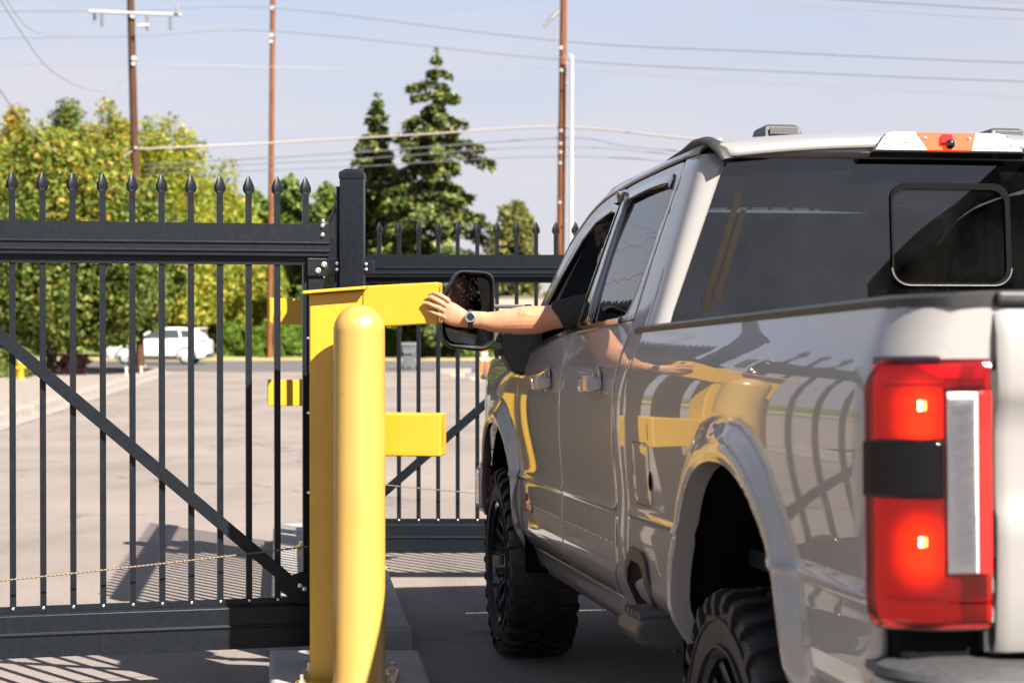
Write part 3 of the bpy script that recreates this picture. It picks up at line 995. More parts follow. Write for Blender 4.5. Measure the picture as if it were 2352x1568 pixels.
def window_pane(name, loop, sgn, m, parent, depth=0.014):
    I = resample_loop(loop)
    c = Vector((sum(p.x for p in I) / len(I), sum(p.y for p in I) / len(I)))
    mb = MB()
    n = len(I)
    vs_ = []
    K = (1.015, .75, .5, .25, .02)
    for t in K:
        for p in I:
            q = c.lerp(p, t)
            vs_.append((sgn * (hw0(q.y) - depth + 0.010 * math.sin(math.pi * max(0, min(1, (q.y - 1.45) / .6)))), q.x, q.y))
    fs = []
    for i in range(len(K) - 1):
        for k in range(n):
            k2 = (k + 1) % n
            fs.append((i * n + k, i * n + k2, (i + 1) * n + k2, (i + 1) * n + k))
    fs.append(tuple((len(K) - 1) * n + k for k in range(n)))
    mb.add(vs_, fs)
    return part(mb, name, m, parent, smooth=180)

def handle(parent, y, z, sgn):
    """pull handle: a bar standing off the skin over a cup"""
    X = hw0(z)
    h = bpy.data.objects.new('handle', None); col.objects.link(h); h.parent = parent
    mb = MB()
    rings = []
    for yy, xo, hh, dd in ((-.125, .012, .018, .010), (-.115, .030, .026, .022), (-.09, .040, .030, .026), (0.0, .044, .030, .026), (.085, .040, .028, .026), (.112, .028, .024, .020), (.122, .010, .016, .010)):
        rings.append([(sgn * (X + xo + dd * .5 * math.copysign(abs(math.cos(a)) ** .6, math.cos(a))), y + yy, z + hh * math.copysign(abs(math.sin(a)) ** .6, math.sin(a))) for a in linspace(0, 2 * math.pi * 15 / 16, 16)])
    mb.loft(rings)
    mb.obj('grip', M['paint'], h, smooth=60)
    mb = MB()
    mb.sphere((sgn * (X + 0.001), y - .005, z), (0.004, .085, .062), 20, 10)
    mb.obj('cup', M['paint'], h, smooth=180)
    return h

for sgn, nm in ((-1, 'left'), (1, 'right')):
    # front fender
    CAB[0] = False
    ys = linspace(1.0, .57, 20) + [YA[0] + AA * math.cos(a) for a in linspace(0.03, math.pi - 0.05, 64)]
    ys = [y for y in ys if y > -.549]
    side_panel('front_fender', [(y, 0, arch(y, 0.0, .62), 1.405 - .03 * sstep(.5, 1.0, y)) for y in ys] + [(-.552, 0, arch(-.552, 0, .56), 1.405)], sgn, levels=LEVF)
    CAB[0] = True
    # doors
    fd = bpy.data.objects.new('front_door', None); col.objects.link(fd); fd.parent = truck
    side_panel('door_skin', [(y, 0, .575, zbelt(y) - .004) for y in [-.30, -.31, -.33, -.37, -.42, -.5, -.58, -.65, -.75, -.85, -.95, -1.05, -1.15, -1.25, -1.33, -1.375, -1.39]], sgn, parent=fd, hf=lambda y, z: hw0(z))
    window_ring('window_frame', GF[0], GF[1], sgn, parent=fd)
    handle(fd, -1.083, 1.292, sgn)
    if sgn > 0:
        window_pane('window_glass', GF[0], sgn, 'sideglass', fd)
    window_ring('pillar_trim', [GF[0][i] for i in (0, 1, 2, 3)] + [(-1.555, 1.97), (-1.553, 1.96)], [(-1.398, 1.51), (-1.466, 1.64), (-1.524, 1.83), (-1.582, 2.0), (-1.60, 2.02), (-1.598, 2.015)], sgn, 'blackgloss', fd, lift=0.004, th=0.006, sel=lambda p: p.y > 1.5 and p.x < -1.38)
    rd = bpy.data.objects.new('rear_door', None); col.objects.link(rd); rd.parent = truck
    side_panel('door_skin', [(y, 0, .575 if y > -2.28 else lerp(.575, .70, min(1, (-2.28 - y) / .17)), zbelt(y) - .004) for y in [-1.398, -1.41, -1.45, -1.55, -1.65, -1.8, -1.95, -2.1, -2.2, -2.28, -2.34, -2.40, -2.425, -2.44]], sgn, parent=rd, hf=lambda y, z: hw0(z))
    window_ring('window_frame', GB[0], GB[1], sgn, parent=rd)
    window_pane('window_glass', GB[0], sgn, 'sideglass', rd)
    window_ring('pillar_trim', [GB[0][i] for i in (0, 1, 2, 3)] + [(-1.70, 1.985), (-1.698, 1.98)], [(-1.44, 1.512), (-1.515, 1.64), (-1.575, 1.84), (-1.63, 2.0), (-1.645, 2.015), (-1.645, 2.01)], sgn, 'blackgloss', rd, lift=0.004, th=0.006, sel=lambda p: p.y > 1.5 and p.x > -1.72)
    handle(rd, -2.139, 1.292, sgn)
    # black belt mouldings along the foot of the windows, drip rail above
    for par, y0, y1 in ((fd, -.30, -1.388), (rd, -1.402, -2.24)):
        mb = MB(); rings = []
        for y in linspace(y0, y1, 12):
            z = zbelt(y); x = hw0(z)
            rings.append([(sgn * (x + .002), y, z - .006), (sgn * (x + .011), y, z - .004), (sgn * (x + .011), y, z + .012), (sgn * (x - .004), y, z + .018), (sgn * (x - .010), y, z - .004)])
        mb.loft(rings); part(mb, 'belt_moulding', 'blackgloss', par, smooth=40)
    mb = MB(); rings = []
    for p in [Vector(q) for q in ((-1.72, 2.028), (-1.9, 2.033), (-2.1, 2.034), (-2.3, 2.030), (-2.41, 2.024), (-2.445, 2.0))]:
        x = hw0(p.y)
        rings.append([(sgn * (x - .012), p.x, p.y - .030), (sgn * (x + .016), p.x, p.y - .034), (sgn * (x + .018), p.x, p.y - .028), (sgn * (x + .004), p.x, p.y + .002), (sgn * (x - .012), p.x, p.y)])
    mb.loft(rings); part(mb, 'rain_visor', 'blackgloss', rd, smooth=40)
    mb = MB(); rings = []
    for p in [Vector(q) for q in ((-1.55, 1.99), (-1.42, 2.01), (-1.14, 1.987), (-.93, 1.927), (-.66, 1.777), (-.46, 1.65))]:
        x = hw0(p.y)
        rings.append([(sgn * (x - .012), p.x - .01, p.y - .030), (sgn * (x + .014), p.x - .012, p.y - .034), (sgn * (x + .016), p.x - .01, p.y - .028), (sgn * (x + .004), p.x, p.y + .002), (sgn * (x - .012), p.x, p.y)])
    mb.loft(rings); part(mb, 'rain_visor', 'blackgloss', fd, smooth=40)
    # rocker panel
    side_panel('rocker_panel', [(y, 0, .48, .567) for y in linspace(-.34, -2.36, 12)], sgn, th=0.02, hf=lambda y, z: hw0(z))
    mb = MB(); mb.box((sgn * .90, -1.45, .50), (.05, 1.95, .09)); part(mb, 'step_rail', 'plastic', bevel=.012)
    # cab corner behind the rear door
    rows = []
    for z in linspace(.46, 2.058, 34):
        yc = -2.452 if z < 1.5 else lerp(-2.444, -2.556, (z - 1.5) / .555)
        if z < .70: yc = lerp(-2.32, -2.452, max(0, (z - .58) / .12))
        xg = lerp(.905, .712, (z - 1.485) / .565) if z > 1.485 else .905
        P0 = Vector((hw0(z), yc)); P2 = Vector((xg, -2.75)); P1 = Vector((hw0(z) - .004, -2.742))
        rows.append([(sgn * q.x, q.y, z) for q in [((1 - t) ** 3 * P0 + 3 * t * (1 - t) * P1 + t ** 3 * P2) for t in [0, .02, .06, .12, .18, .25, .32, .39, .46, .53, .6, .67, .74, .81, .88, .94, 1]]])
    mb = MB(); mb.grid(rows)
    if sgn < 0: mb.f = [tuple(reversed(q)) for q in mb.f]
    o = part(mb, 'cab_corner', 'paint', recalc=False, smooth=180, solid=.015)
    if sum(p.normal.x * p.area for p in o.data.polygons) * sgn < 0: o.data.flip_normals()
    # roof rail / A pillar skin between the door top and the roof
    gut = [(-2.69, 2.060), (-2.56, 2.066), (-2.2, 2.069), (-1.65, 2.066), (-1.3, 2.055), (-1.14, 2.046), (-1.0, 2.026), (-.91, 2.008), (-.76, 1.962), (-.61, 1.905), (-.48, 1.803), (-.36, 1.70), (-.19, 1.563), (-.06, 1.46), (0.02, 1.40)]
    rows = []
    for (y, z) in gut:
        x = hw0(z)
        tt = sstep(-1.25, -.55, y)      # roof rail turns into the A pillar
        rows.append([(sgn * (x + a * (1 - tt) + b * tt), y + c_ * tt, z + d * (1 - tt) + e_ * tt) for a, b, c_, d, e_ in
                     ((-.012, -.012, 0, .000, 0), (.000, .000, 0, .004, .006), (-.004, -.010, .02, .018, .02), (-.022, -.04, .05, .036, .028), (-.05, -.085, .085, .050, .03), (-.085, -.115, .105, .060, .022))])
    mb = MB(); mb.grid(rows)
    o = part(mb, 'roof_rail', 'paint', recalc=False, smooth=180, solid=.012)
    if sum((p.normal.x * sgn + p.normal.z) * p.area for p in o.data.polygons) < 0: o.data.flip_normals()
    # drip moulding closing the roof ditch; its rear end turns down over the cab corner
    CAB[0] = False
    mb = MB()
    path = [(.752, -1.45, 2.060), (.757, -1.8, 2.068), (.758, -2.3, 2.074), (.760, -2.6, 2.080), (.762, -2.78, 2.087), (.757, -2.87, 2.083), (.748, -2.925, 2.066), (.735, -2.962, 2.040), (.722, -2.982, 2.008)]
    mb.tube([(sgn * x, y, z) for x, y, z in path], [(.006, .008), (.006, .012), (.007, .016), (.010, .022), (.014, .030), (.014, .030), (.014, .029), (.013, .027), (.010, .022)], 12, up=(0, 0, 1))
    part(mb, 'roof_ditch_moulding', 'plastic', smooth=50)
    CAB[0] = True

# roof skin
rows = []
for i, y in enumerate([-.80, -.86, -.95, -1.1, -1.3, -1.6, -2.0, -2.4, -2.6, -2.72, -2.79, -2.815, -2.825]):
    front = sstep(-1.2, -.80, y)
    back = max(0.0, -2.66 - y)
    row = []
    for x in linspace(-.745, .745, 25):
        a = abs(x) / .745
        z = 2.118 + .042 * (1 - a ** 2.2) - .085 * front ** 1.4 - .7 * back ** 1.4 - (0.02 if y < -2.82 else 0)
        row.append((x * (1 + 0.05 * front), y + .05 * (1 - a * a) * front - (.035 * a ** 3) * -1 * (1 if y < -2.6 else 0), z))
    rows.append(row)
mb = MB(); mb.grid(rows)
o = part(mb, 'roof', 'paint', recalc=False, smooth=180, solid=.02)
if o.data.polygons[40].normal.z < 0: o.data.flip_normals()
# rear header under the roof lip
mb = MB(); rings = []
for x in linspace(-.74, .74, 15):
    a = abs(x) / .74
    y = -2.775 + .035 * a ** 3
    rings.append([(x, y - .034, 2.090 + .012 * (1 - a * a)), (x, y - .034, 2.062), (x, y - .022, 2.052), (x, y + .03, 2.045), (x, y + .03, 2.095)])
mb.loft(rings); part(mb, 'rear_header', 'paint', smooth=40)

# rear window with fixed outer glass, sliding centre pane, defroster print
rw = bpy.data.objects.new('rear_window', None); col.objects.link(rw); rw.parent = truck
def rwp(x, z, off=0.0):
    """point on the rear glass: curved in plan, top leaning forward"""
    return Vector((x, -2.785 + .045 * (abs(x) / .9) ** 2.4 + (z - 1.46) * .05 + off, z))
def edge_x(z): return lerp(.905, .712, (z - 1.485) / .565)
rows = []
for z in linspace(1.40, 2.060, 22):
    rows.append([rwp(x * edge_x(z), z) for x in linspace(-1, 1, 41)])
SX0, SX1, SZ0, SZ1 = -.165, .235, 1.620, 1.958      # opening of the slider
mb = MB()
n = 41
vs_ = [p for r in rows for p in r]
fs = []
for i in range(21):
    for j in range(40):
        c = (rows[i][j] + rows[i + 1][j + 1]) / 2
        fs.append((i * n + j, i * n + j + 1, (i + 1) * n + j + 1, (i + 1) * n + j))
mb.add(vs_, fs)
part(mb, 'fixed_glass', 'rearglass', rw, smooth=180)
def rrect(x0, x1, z0, z1, r, n=6):
    out = []
    for cx_, cz_, a0 in ((x1 - r, z1 - r, 0), (x0 + r, z1 - r, 90), (x0 + r, z0 + r, 180), (x1 - r, z0 + r, 270)):
        for k in range(n + 1):
            a = R(a0 + 90 * k / n)
            out.append((cx_ + r * math.cos(a), cz_ + r * math.sin(a)))
    return out
OC, IC = rrect(SX0 - .004, SX1 + .005, SZ0 - .004, SZ1 + .008, .055), rrect(SX0 + .003, SX1 - .012, SZ0 + .004, SZ1 - .014, .05)
mb = MB()
rings = [[rwp(x, z, -.004) for x, z in OC], [rwp(x, z, -.010) for x, z in OC], [rwp(x, z, -.009) for x, z in IC], [rwp(x, z, -.002) for x, z in IC]]
mb.loft(rings, True, False); part(mb, 'slider_frame', 'dark', rw, smooth=40)
mb = MB()
lo = [p for p in rrect(SX0 - .005, SX1 + .005, SZ0 - .005, SZ1, .06) if p[1] < SZ0 + .09]
lo.sort(key=lambda p: math.atan2(p[0] - .02, -(p[1] - 1.7)))
mb.tube([rwp(x, z, -.010) for x, z in lo], .0022, 6); part(mb, 'slider_bead', 'zinc', rw, smooth=60)
# defroster bus bars
for s_ in (-1, 1):
    for dx, zb_ in ((0.0, 1.545), (.030, 1.575)):
        mb = MB()
        pts = [(edge_x(z) - .085 - dx - (1.93 - z) * .035, z) for z in linspace(1.93 - dx * 2, zb_, 8)]
        w_ = .011
        rws = [[rwp(s_ * (x + w_), z, -.0015) for x, z in pts], [rwp(s_ * (x - w_), z, -.0015) for x, z in pts]]
        mb.grid(rws)
        x0 = pts[-1][0]
        mb.prism([(-.011, -.012), (.075 + dx * .6, -.012), (.082 + dx * .6, .0), (.075 + dx * .6, .012), (.02, .012), (-.011, .03)], rwp(s_ * x0, zb_ - .004, -.0022), (-s_, 0, 0), (0, 0, 1), (0, 1, 0), .0008)
        part(mb, 'defroster_bar', 'defrost', rw)
for z in linspace(1.60, 1.92, 9):
    mb = MB(); mb.tube([rwp(x, z, .003) for x in linspace(-.66, -.20, 6)], .0005, 4); part(mb, 'defroster_line', 'defrost', rw)

# cab interior: floor, back wall, seats, dash, steering wheel
inn = bpy.data.objects.new('cabin', None); col.objects.link(inn); inn.parent = truck
mb = MB(); mb.box((0, -1.3, .60), (1.86, 2.75, .06)); mb.obj('cabin_floor', M['interior'], inn)
mb = MB(); mb.box((0, -2.70, 1.02), (1.76, .04, .86)); mb.obj('back_wall', M['interior'], inn)
mb = MB(); mb.box((0, -1.75, 2.085), (1.42, 1.75, .02)); mb.obj('headliner', M['headliner'], inn)
mb = MB(); mb.prism([(.05, .8), (.05, 1.33), (-.25, 1.36), (-.46, 1.30), (-.46, 1.08), (-.25, .8)], (-.93, 0, 0), (0, 1, 0), (0, 0, 1), (1, 0, 0), 1.86); mb.obj('dashboard', M['interior'], inn, bevel=.03)
for s_ in (-1, 1):
    mb = MB(); mb.box((s_ * .925, -1.2, 1.0), (.05, 2.2, .86)); mb.obj('door_trim', M['interior'], inn, bevel=.02)
    for yr in (-1.30, -2.28):
        mb = MB(); mb.box((s_ * .42, yr + .25, .98), (.52, .54, .18)); mb.obj('seat_cushion', M['interior'], inn, bevel=.06, seg=3)
        mb = MB(); mb.box((s_ * .42, yr - .08, 1.34), (.50, .16, .66), Matrix.Rotation(R(14), 3, 'X')); mb.obj('backrest', M['interior'], inn, bevel=.06, seg=3)
        mb = MB(); mb.box((s_ * .42, yr - .19, 1.76), (.27, .10, .17), Matrix.Rotation(R(8), 3, 'X')); mb.obj('headrest', M['interior'], inn, bevel=.04, seg=3)
CAB[0] = False
mb = MB(); mb.lathe([(.185, -.012), (.200, -.016), (.214, -.008), (.214, .008), (.200, .016), (.185, .012), (.185, -.012)], 32)
mb.box((0, 0, 0), (.36, .05, .02)); mb.box((0, -.08, 0), (.05, .18, .02))
o = mb.obj('steering_wheel', M['interior'], inn, smooth=40); o.location = (-.42, -.86, 1.33); o.rotation_euler = (R(62), 0, 0)
CAB[0] = True
mb = MB(); mb.box((0, -.80, 1.90), (.24, .02, .07)); mb.obj('rear_view_mirror', M['blackgloss'], inn, bevel=.01)

# windshield, cowl, hood, grille
rows = []
for t in linspace(0, 1, 12):
    z = lerp(1.40, 2.045, t); yy = lerp(.12, -.80, t)
    rows.append([(x * lerp(.90, .735, t), yy + .10 * (1 - x * x), z) for x in linspace(-1, 1, 17)])
mb = MB(); mb.grid(rows); part(mb, 'windshield', 'windshield', smooth=180)
CAB[0] = False
rows = []
for t in linspace(0, 1, 14):
    y = lerp(-.10, 1.06, t)
    rows.append([(x * (.94 - .10 * t ** 3), y + .05 * (1 - x * x) * t, 1.405 + .075 * (1 - abs(x) ** 3) - .05 * t ** 3 + .02 * math.exp(-((abs(x) - .55) / .12) ** 2) - .10 * sstep(.9, 1, t)) for x in linspace(-1, 1, 21)])
mb = MB(); mb.grid(rows); o = part(mb, 'hood', 'paint', recalc=False, smooth=180, solid=.02)
if o.data.polygons[0].normal.z < 0: o.data.flip_normals()
mb = MB(); mb.box((0, -.14, 1.395), (1.86, .16, .02)); part(mb, 'cowl', 'plastic')
gr_ = bpy.data.objects.new('grille', None); col.objects.link(gr_); gr_.parent = truck
mb = MB(); mb.box((0, 1.02, 1.12), (1.25, .06, .44)); mb.obj('grille_back', M['dark'], gr_)
for z in (.96, 1.10, 1.24):
    mb = MB(); mb.box((0, 1.06, z), (1.22, .05, .06)); mb.obj('grille_bar', M['paint'], gr_, bevel=.012)
for s_ in (-1, 1):
    mb = MB(); mb.box((s_ * .76, .97, 1.13), (.28, .14, .40)); part(mb, 'headlight', 'clearlens', bevel=.03)
mb = MB(); mb.box((0, 1.10, .72), (1.98, .22, .26)); part(mb, 'front_bumper', 'paint', bevel=.05, seg=4)
mb = MB(); mb.box((0, .98, 1.10), (1.5, .04, .60)); part(mb, 'radiator_support', 'dark')

# ---- bed
YT = -5.235                      # rear face
def bed_cols():
    cols_ = []
    for y in linspace(-2.835, YA[1] + AA + .004, 36):
        cols_.append((y, 0, lerp(.47, .50, (y + 2.835) / -.6), 1.462))
    for a in linspace(0.04, math.pi - 0.04, 76):
        y = YA[1] + AA * math.cos(a)
        cols_.append((y, 0, arch(y, YA[1], .50 if y > YA[1] else .60), 1.462))
    for y in linspace(YA[1] - AA - .004, YT + .17, 28):
        cols_.append((y, 0, .60, 1.462))
    r = .16
    for a in linspace(.12, math.pi / 2, 11):
        cols_.append((YT + r - r * math.sin(a), r * .8 * (1 - math.cos(a)), .60 if a < .4 else .835, 1.462))
    for ins in (.145, .17, .20, .212):
        cols_.append((YT - .002, ins, .835, 1.462))
    return cols_
for sgn in (-1, 1):
    side_panel('bed_side', bed_cols(), sgn, th=.02, levels=LEVF)
    # wheel arch inner lip, body coloured, then the dark liner
    mb = MB(); rings = []
    for a in linspace(-.06, math.pi + .06, 49):
        ca_, sa_ = math.cos(a), math.sin(a)
        yy = YA[1] + AA * math.copysign(abs(ca_) ** (2 / AN), ca_)
        zz = max(AZ + AB * math.copysign(abs(sa_) ** (2 / AN), sa_), .50)
        x = hwx(yy, max(zz, .5))
        rings.append([(sgn * (x - .001), yy, zz), (sgn * (x - .055), yy - (yy - YA[1]) * .012, zz - .006), (sgn * (x - .058), yy, zz + .004), (sgn * (x - .012), yy, zz + .012)])
    mb.loft(rings); part(mb, 'arch_lip', 'paint', smooth=40)
    for yc, z1 in ((YA[1], 1.12), (YA[0], 1.12)):
        mb = MB(); rings = []
        for a in linspace(0, math.pi, 25):
            yy = yc + (AA + .02) * math.copysign(abs(math.cos(a)) ** (2 / AN), math.cos(a))
            zz = AZ + (AB + .02) * abs(math.sin(a)) ** (2 / AN)
            rings.append([(sgn * 1.0, yy, zz), (sgn * .62, yy, zz)])
        mb.grid(rings)
        part(mb, 'wheel_liner', 'dark', smooth=180)
        mb = MB(); mb.box((sgn * .62, yc, .80), (.02, 1.2, .72)); part(mb, 'wheel_liner', 'dark')
    # rail cap
    mb = MB(); rings = []
    for y in linspace(-2.73, YT + .12, 20) + [YT + .05, YT + .01, YT - .004]:
        c_ = .95 - .10 * max(0, (YT + .12 - y) / .13) ** 2 * (1 if y < YT + .12 else 0)
        t0 = sstep(-2.70, -2.76, y) if y > -2.76 else 1
        rings.append([(sgn * (c_ + .022), y, 1.457), (sgn * (c_ + .025), y, 1.470 + .006 * t0), (sgn * (c_ + .012), y, 1.484), (sgn * (c_ - .12), y, 1.490), (sgn * (c_ - .13), y, 1.470), (sgn * (c_ - .13), y, 1.455)])
    mb.loft(rings); part(mb, 'bed_rail_cap', 'plastic', smooth=40)
    mb = MB(); mb.box((sgn * .84, -4.02, 1.31), (.05, 2.35, .28)); part(mb, 'bed_inner_wall', 'paint')
mb = MB(); mb.box((0, -4.03, .80), (1.64, 2.38, .05)); part(mb, 'bed_floor', 'plastic')
mb = MB(); mb.box((0, -2.87, 1.12), (1.9, .04, .68)); part(mb, 'bed_front_wall', 'paint')
# fuel door: a slightly raised panel with a finger notch
fl = bpy.data.objects.new('fuel_door', None); col.objects.link(fl); fl.parent = truck
pts = rrect(-3.182, -2.935, .918, 1.112, .04, 5)
def flap(k, off):
    c0_, c1_ = -3.058, 1.015
    return [(-(hwx(c0_ + (p[0] - c0_) * k, c1_ + (p[1] - c1_) * k) + off), c0_ + (p[0] - c0_) * k, c1_ + (p[1] - c1_) * k) for p in pts]
mb = MB(); mb.loft([flap(1.0, -.004), flap(1.0, .0004), flap(.985, .0012), flap(.6, .0012), flap(.05, .0012)], True, True); mb.obj('flap', M['paint'], fl, smooth=60)
mb = MB(); mb.loft([flap(1.018, .0006), flap(1.0, .0006)], True, False); mb.obj('flap_gap', M['dark'], fl)
mb = MB(); mb.sphere((-(hwx(-3.185, 1.0) + .002), -3.185, 1.0), (.006, .012, .030), 12, 8); mb.obj('finger_notch', M['dark'], fl, smooth=180)
# box side step and its plastic surround, ahead of the rear wheel
ss = bpy.data.objects.new('bed_side_step', None); col.objects.link(ss); ss.parent = truck
out_ = [(-2.80, .47), (-2.80, .67), (-2.82, .715), (-2.90, .775), (-3.06, .772), (-3.12, .745), (-3.14, .70), (-3.16, .47)]
inn_ = [(-2.84, .47), (-2.84, .655), (-2.865, .70), (-2.925, .735), (-3.03, .733), (-3.075, .715), (-3.09, .68), (-3.105, .47)]
mb = MB()
fx_ = lambda p, o: (-(hw0(p[1]) + o), p[0], p[1])
mb.loft([[fx_(p, -.004) for p in out_], [fx_(p, .012) for p in out_], [fx_(p, .014) for p in inn_], [fx_(p, -.05) for p in inn_]], True, False)
mb.obj('surround', M['plastic'], ss, bevel=.003)
mb = MB(); mb.add([fx_(p, .004) for p in inn_], [tuple(range(len(inn_)))]); mb.obj('recess', M['dark'], ss)
mb = MB()
mb.prism([(-1.125, .578), (-1.13, .552), (-1.105, .520), (-1.05, .505), (-.90, .51), (-.90, .60), (-1.10, .60)], (.03, -3.03, -.005), (1, 0, 0), (0, 0, 1), (0, -1, 0), .27)
mb.obj('step_pad', M['greyplastic'], ss, bevel=.008, seg=2)
for k in range(5):
    mb = MB(); mb.box((-.99, -3.062 - k * .051, .600), (.19, .028, .018)); mb.obj('tread_rib', M['greyplastic'], ss, bevel=.003)
# lower corner piece ahead of the front door, mud guard
mb = MB(); rings = []
for z in linspace(.50, .86, 9):
    x = hw0(max(z, .50))
    rings.append([(-(x + .028), -.50, z), (-(x + .022), -.535, z), (-(x - .002), -.553, z), (-(x - .05), -.553, z), (-(x - .05), -.49, z)])
mb.loft(rings); part(mb, 'fender_heel', 'paint', smooth=40)
# badge on the door
bd = bpy.data.objects.new('door_badge', None); col.objects.link(bd); bd.parent = truck
mb = MB(); mb.prism([(0, 0), (-.075, 0), (-.068, .075), (-.005, .075)], (-(hw0(.76) + .001), -.70, .735), (0, 1, 0), (0, 0, 1), (-1, 0, 0), .004); mb.obj('badge_red_plate', mat('badge_red', (.32, .03, .03), .3), bd)
mb = MB(); mb.prism([(-.06, 0), (-.21, 0), (-.205, .045), (-.065, .045)], (-(hw0(.76) + .001), -.70, .735), (0, 1, 0), (0, 0, 1), (-1, 0, 0), .003); mb.obj('badge_black_plate', M['blackgloss'], bd)
for k in range(4):
    mb = MB(); mb.prism([(-.08 - k * .03, .012), (-.098 - k * .03, .012), (-.098 - k * .03, .034), (-.08 - k * .03, .034)], (-(hw0(.76) + .004), -.70, .735), (0, 1, 0), (0, 0, 1), (-1, 0, 0), .0015); mb.obj('badge_mark', M['zinc'], bd)

# tailgate
tg = bpy.data.objects.new('tailgate', None); col.objects.link(tg); tg.parent = truck
rows = []
for z, o_ in ((.765, .03), (.775, .004), (.80, -.006), (.90, -.014), (1.0, -.018), (1.04, -.018), (1.055, -.010), (1.10, -.006), (1.20, -.006), (1.255, -.010), (1.268, -.020), (1.30, -.026), (1.40, -.022), (1.44, -.012), (1.458, .002), (1.462, .02)):
    row = []
    for x in [-.803, -.80, -.79, -.775, -.7, -.5, -.25, 0, .25, .5, .7, .775, .79, .80, .803]:
        e_ = 0.012 * max(0, (abs(x) - .775) / .028) ** 2
        row.append((x, YT + o_ + e_ - .004, z))
    rows.append(row)
mb = MB(); mb.grid(rows)
o = mb.obj('gate_skin', M['paint'], tg, recalc=False, smooth=40, solid=.05)
if sum(p.normal.y * p.area for p in o.data.polygons) > 0: o.data.flip_normals()
mb = MB(); mb.box((0, YT + .03, 1.474), (1.60, .10, .026)); mb.obj('gate_cap', M['plastic'], tg, bevel=.008)
mb = MB(); mb.box((0, YT - .03, 1.32), (.30, .03, .06)); mb.obj('gate_latch', M['plastic'], tg, bevel=.01)

# tail lights
def lampmat(name, c_hot, c_cold, centers, rad, strength):
    """lit lamp chamber: brightest round its light sources"""
    m = mat(name, (0.45, 0.01, 0.005), 0.3)
    b = m.node_tree.nodes['Principled BSDF']
    t = N(m, 'ShaderNodeTexCoord')
    acc = None
    for c in centers:
        d = N(m, 'ShaderNodeVectorMath'); d.operation = 'DISTANCE'
        d.inputs[1].default_value = c
        L(m, t.outputs['Object'], d.inputs[0])
        r = N(m, 'ShaderNodeMapRange'); r.interpolation_type = 'SMOOTHERSTEP'
        r.inputs['From Min'].default_value = 0.0
        r.inputs['From Max'].default_value = rad
        r.inputs['To Min'].default_value = 1.0
        r.inputs['To Max'].default_value = 0.0
        L(m, d.outputs['Value'], r.inputs['Value'])
        if acc is None: acc = r.outputs['Result']
        else:
            x = N(m, 'ShaderNodeMath'); x.operation = 'MAXIMUM'
            L(m, acc, x.inputs[0]); L(m, r.outputs['Result'], x.inputs[1]); acc = x.outputs['Value']
    cr = N(m, 'ShaderNodeValToRGB')
    cr.color_ramp.elements[0].color = (*c_cold, 1)
    cr.color_ramp.elements[1].color = (*c_hot, 1)
    e = cr.color_ramp.elements.new(0.55); e.color = (*[lerp(a_, b_, .30) for a_, b_ in zip(c_cold, c_hot)], 1)
    L(m, acc, cr.inputs['Fac'])
    L(m, cr.outputs['Color'], b.inputs['Emission Color'])
    b.inputs['Emission Strength'].default_value = strength
    return m
M['redglass'] = glassy('red_lamp_lens', (0.92, 0.13, 0.045), 1.5)
M['ledhot'] = mat('lamp_led', (1, .8, .6), .4, emit=(1.0, .80, .48), estr=4.0)
M['lampcell'] = mat('lamp_reflector', (1.1, 1.09, 1.08), .35, .1)
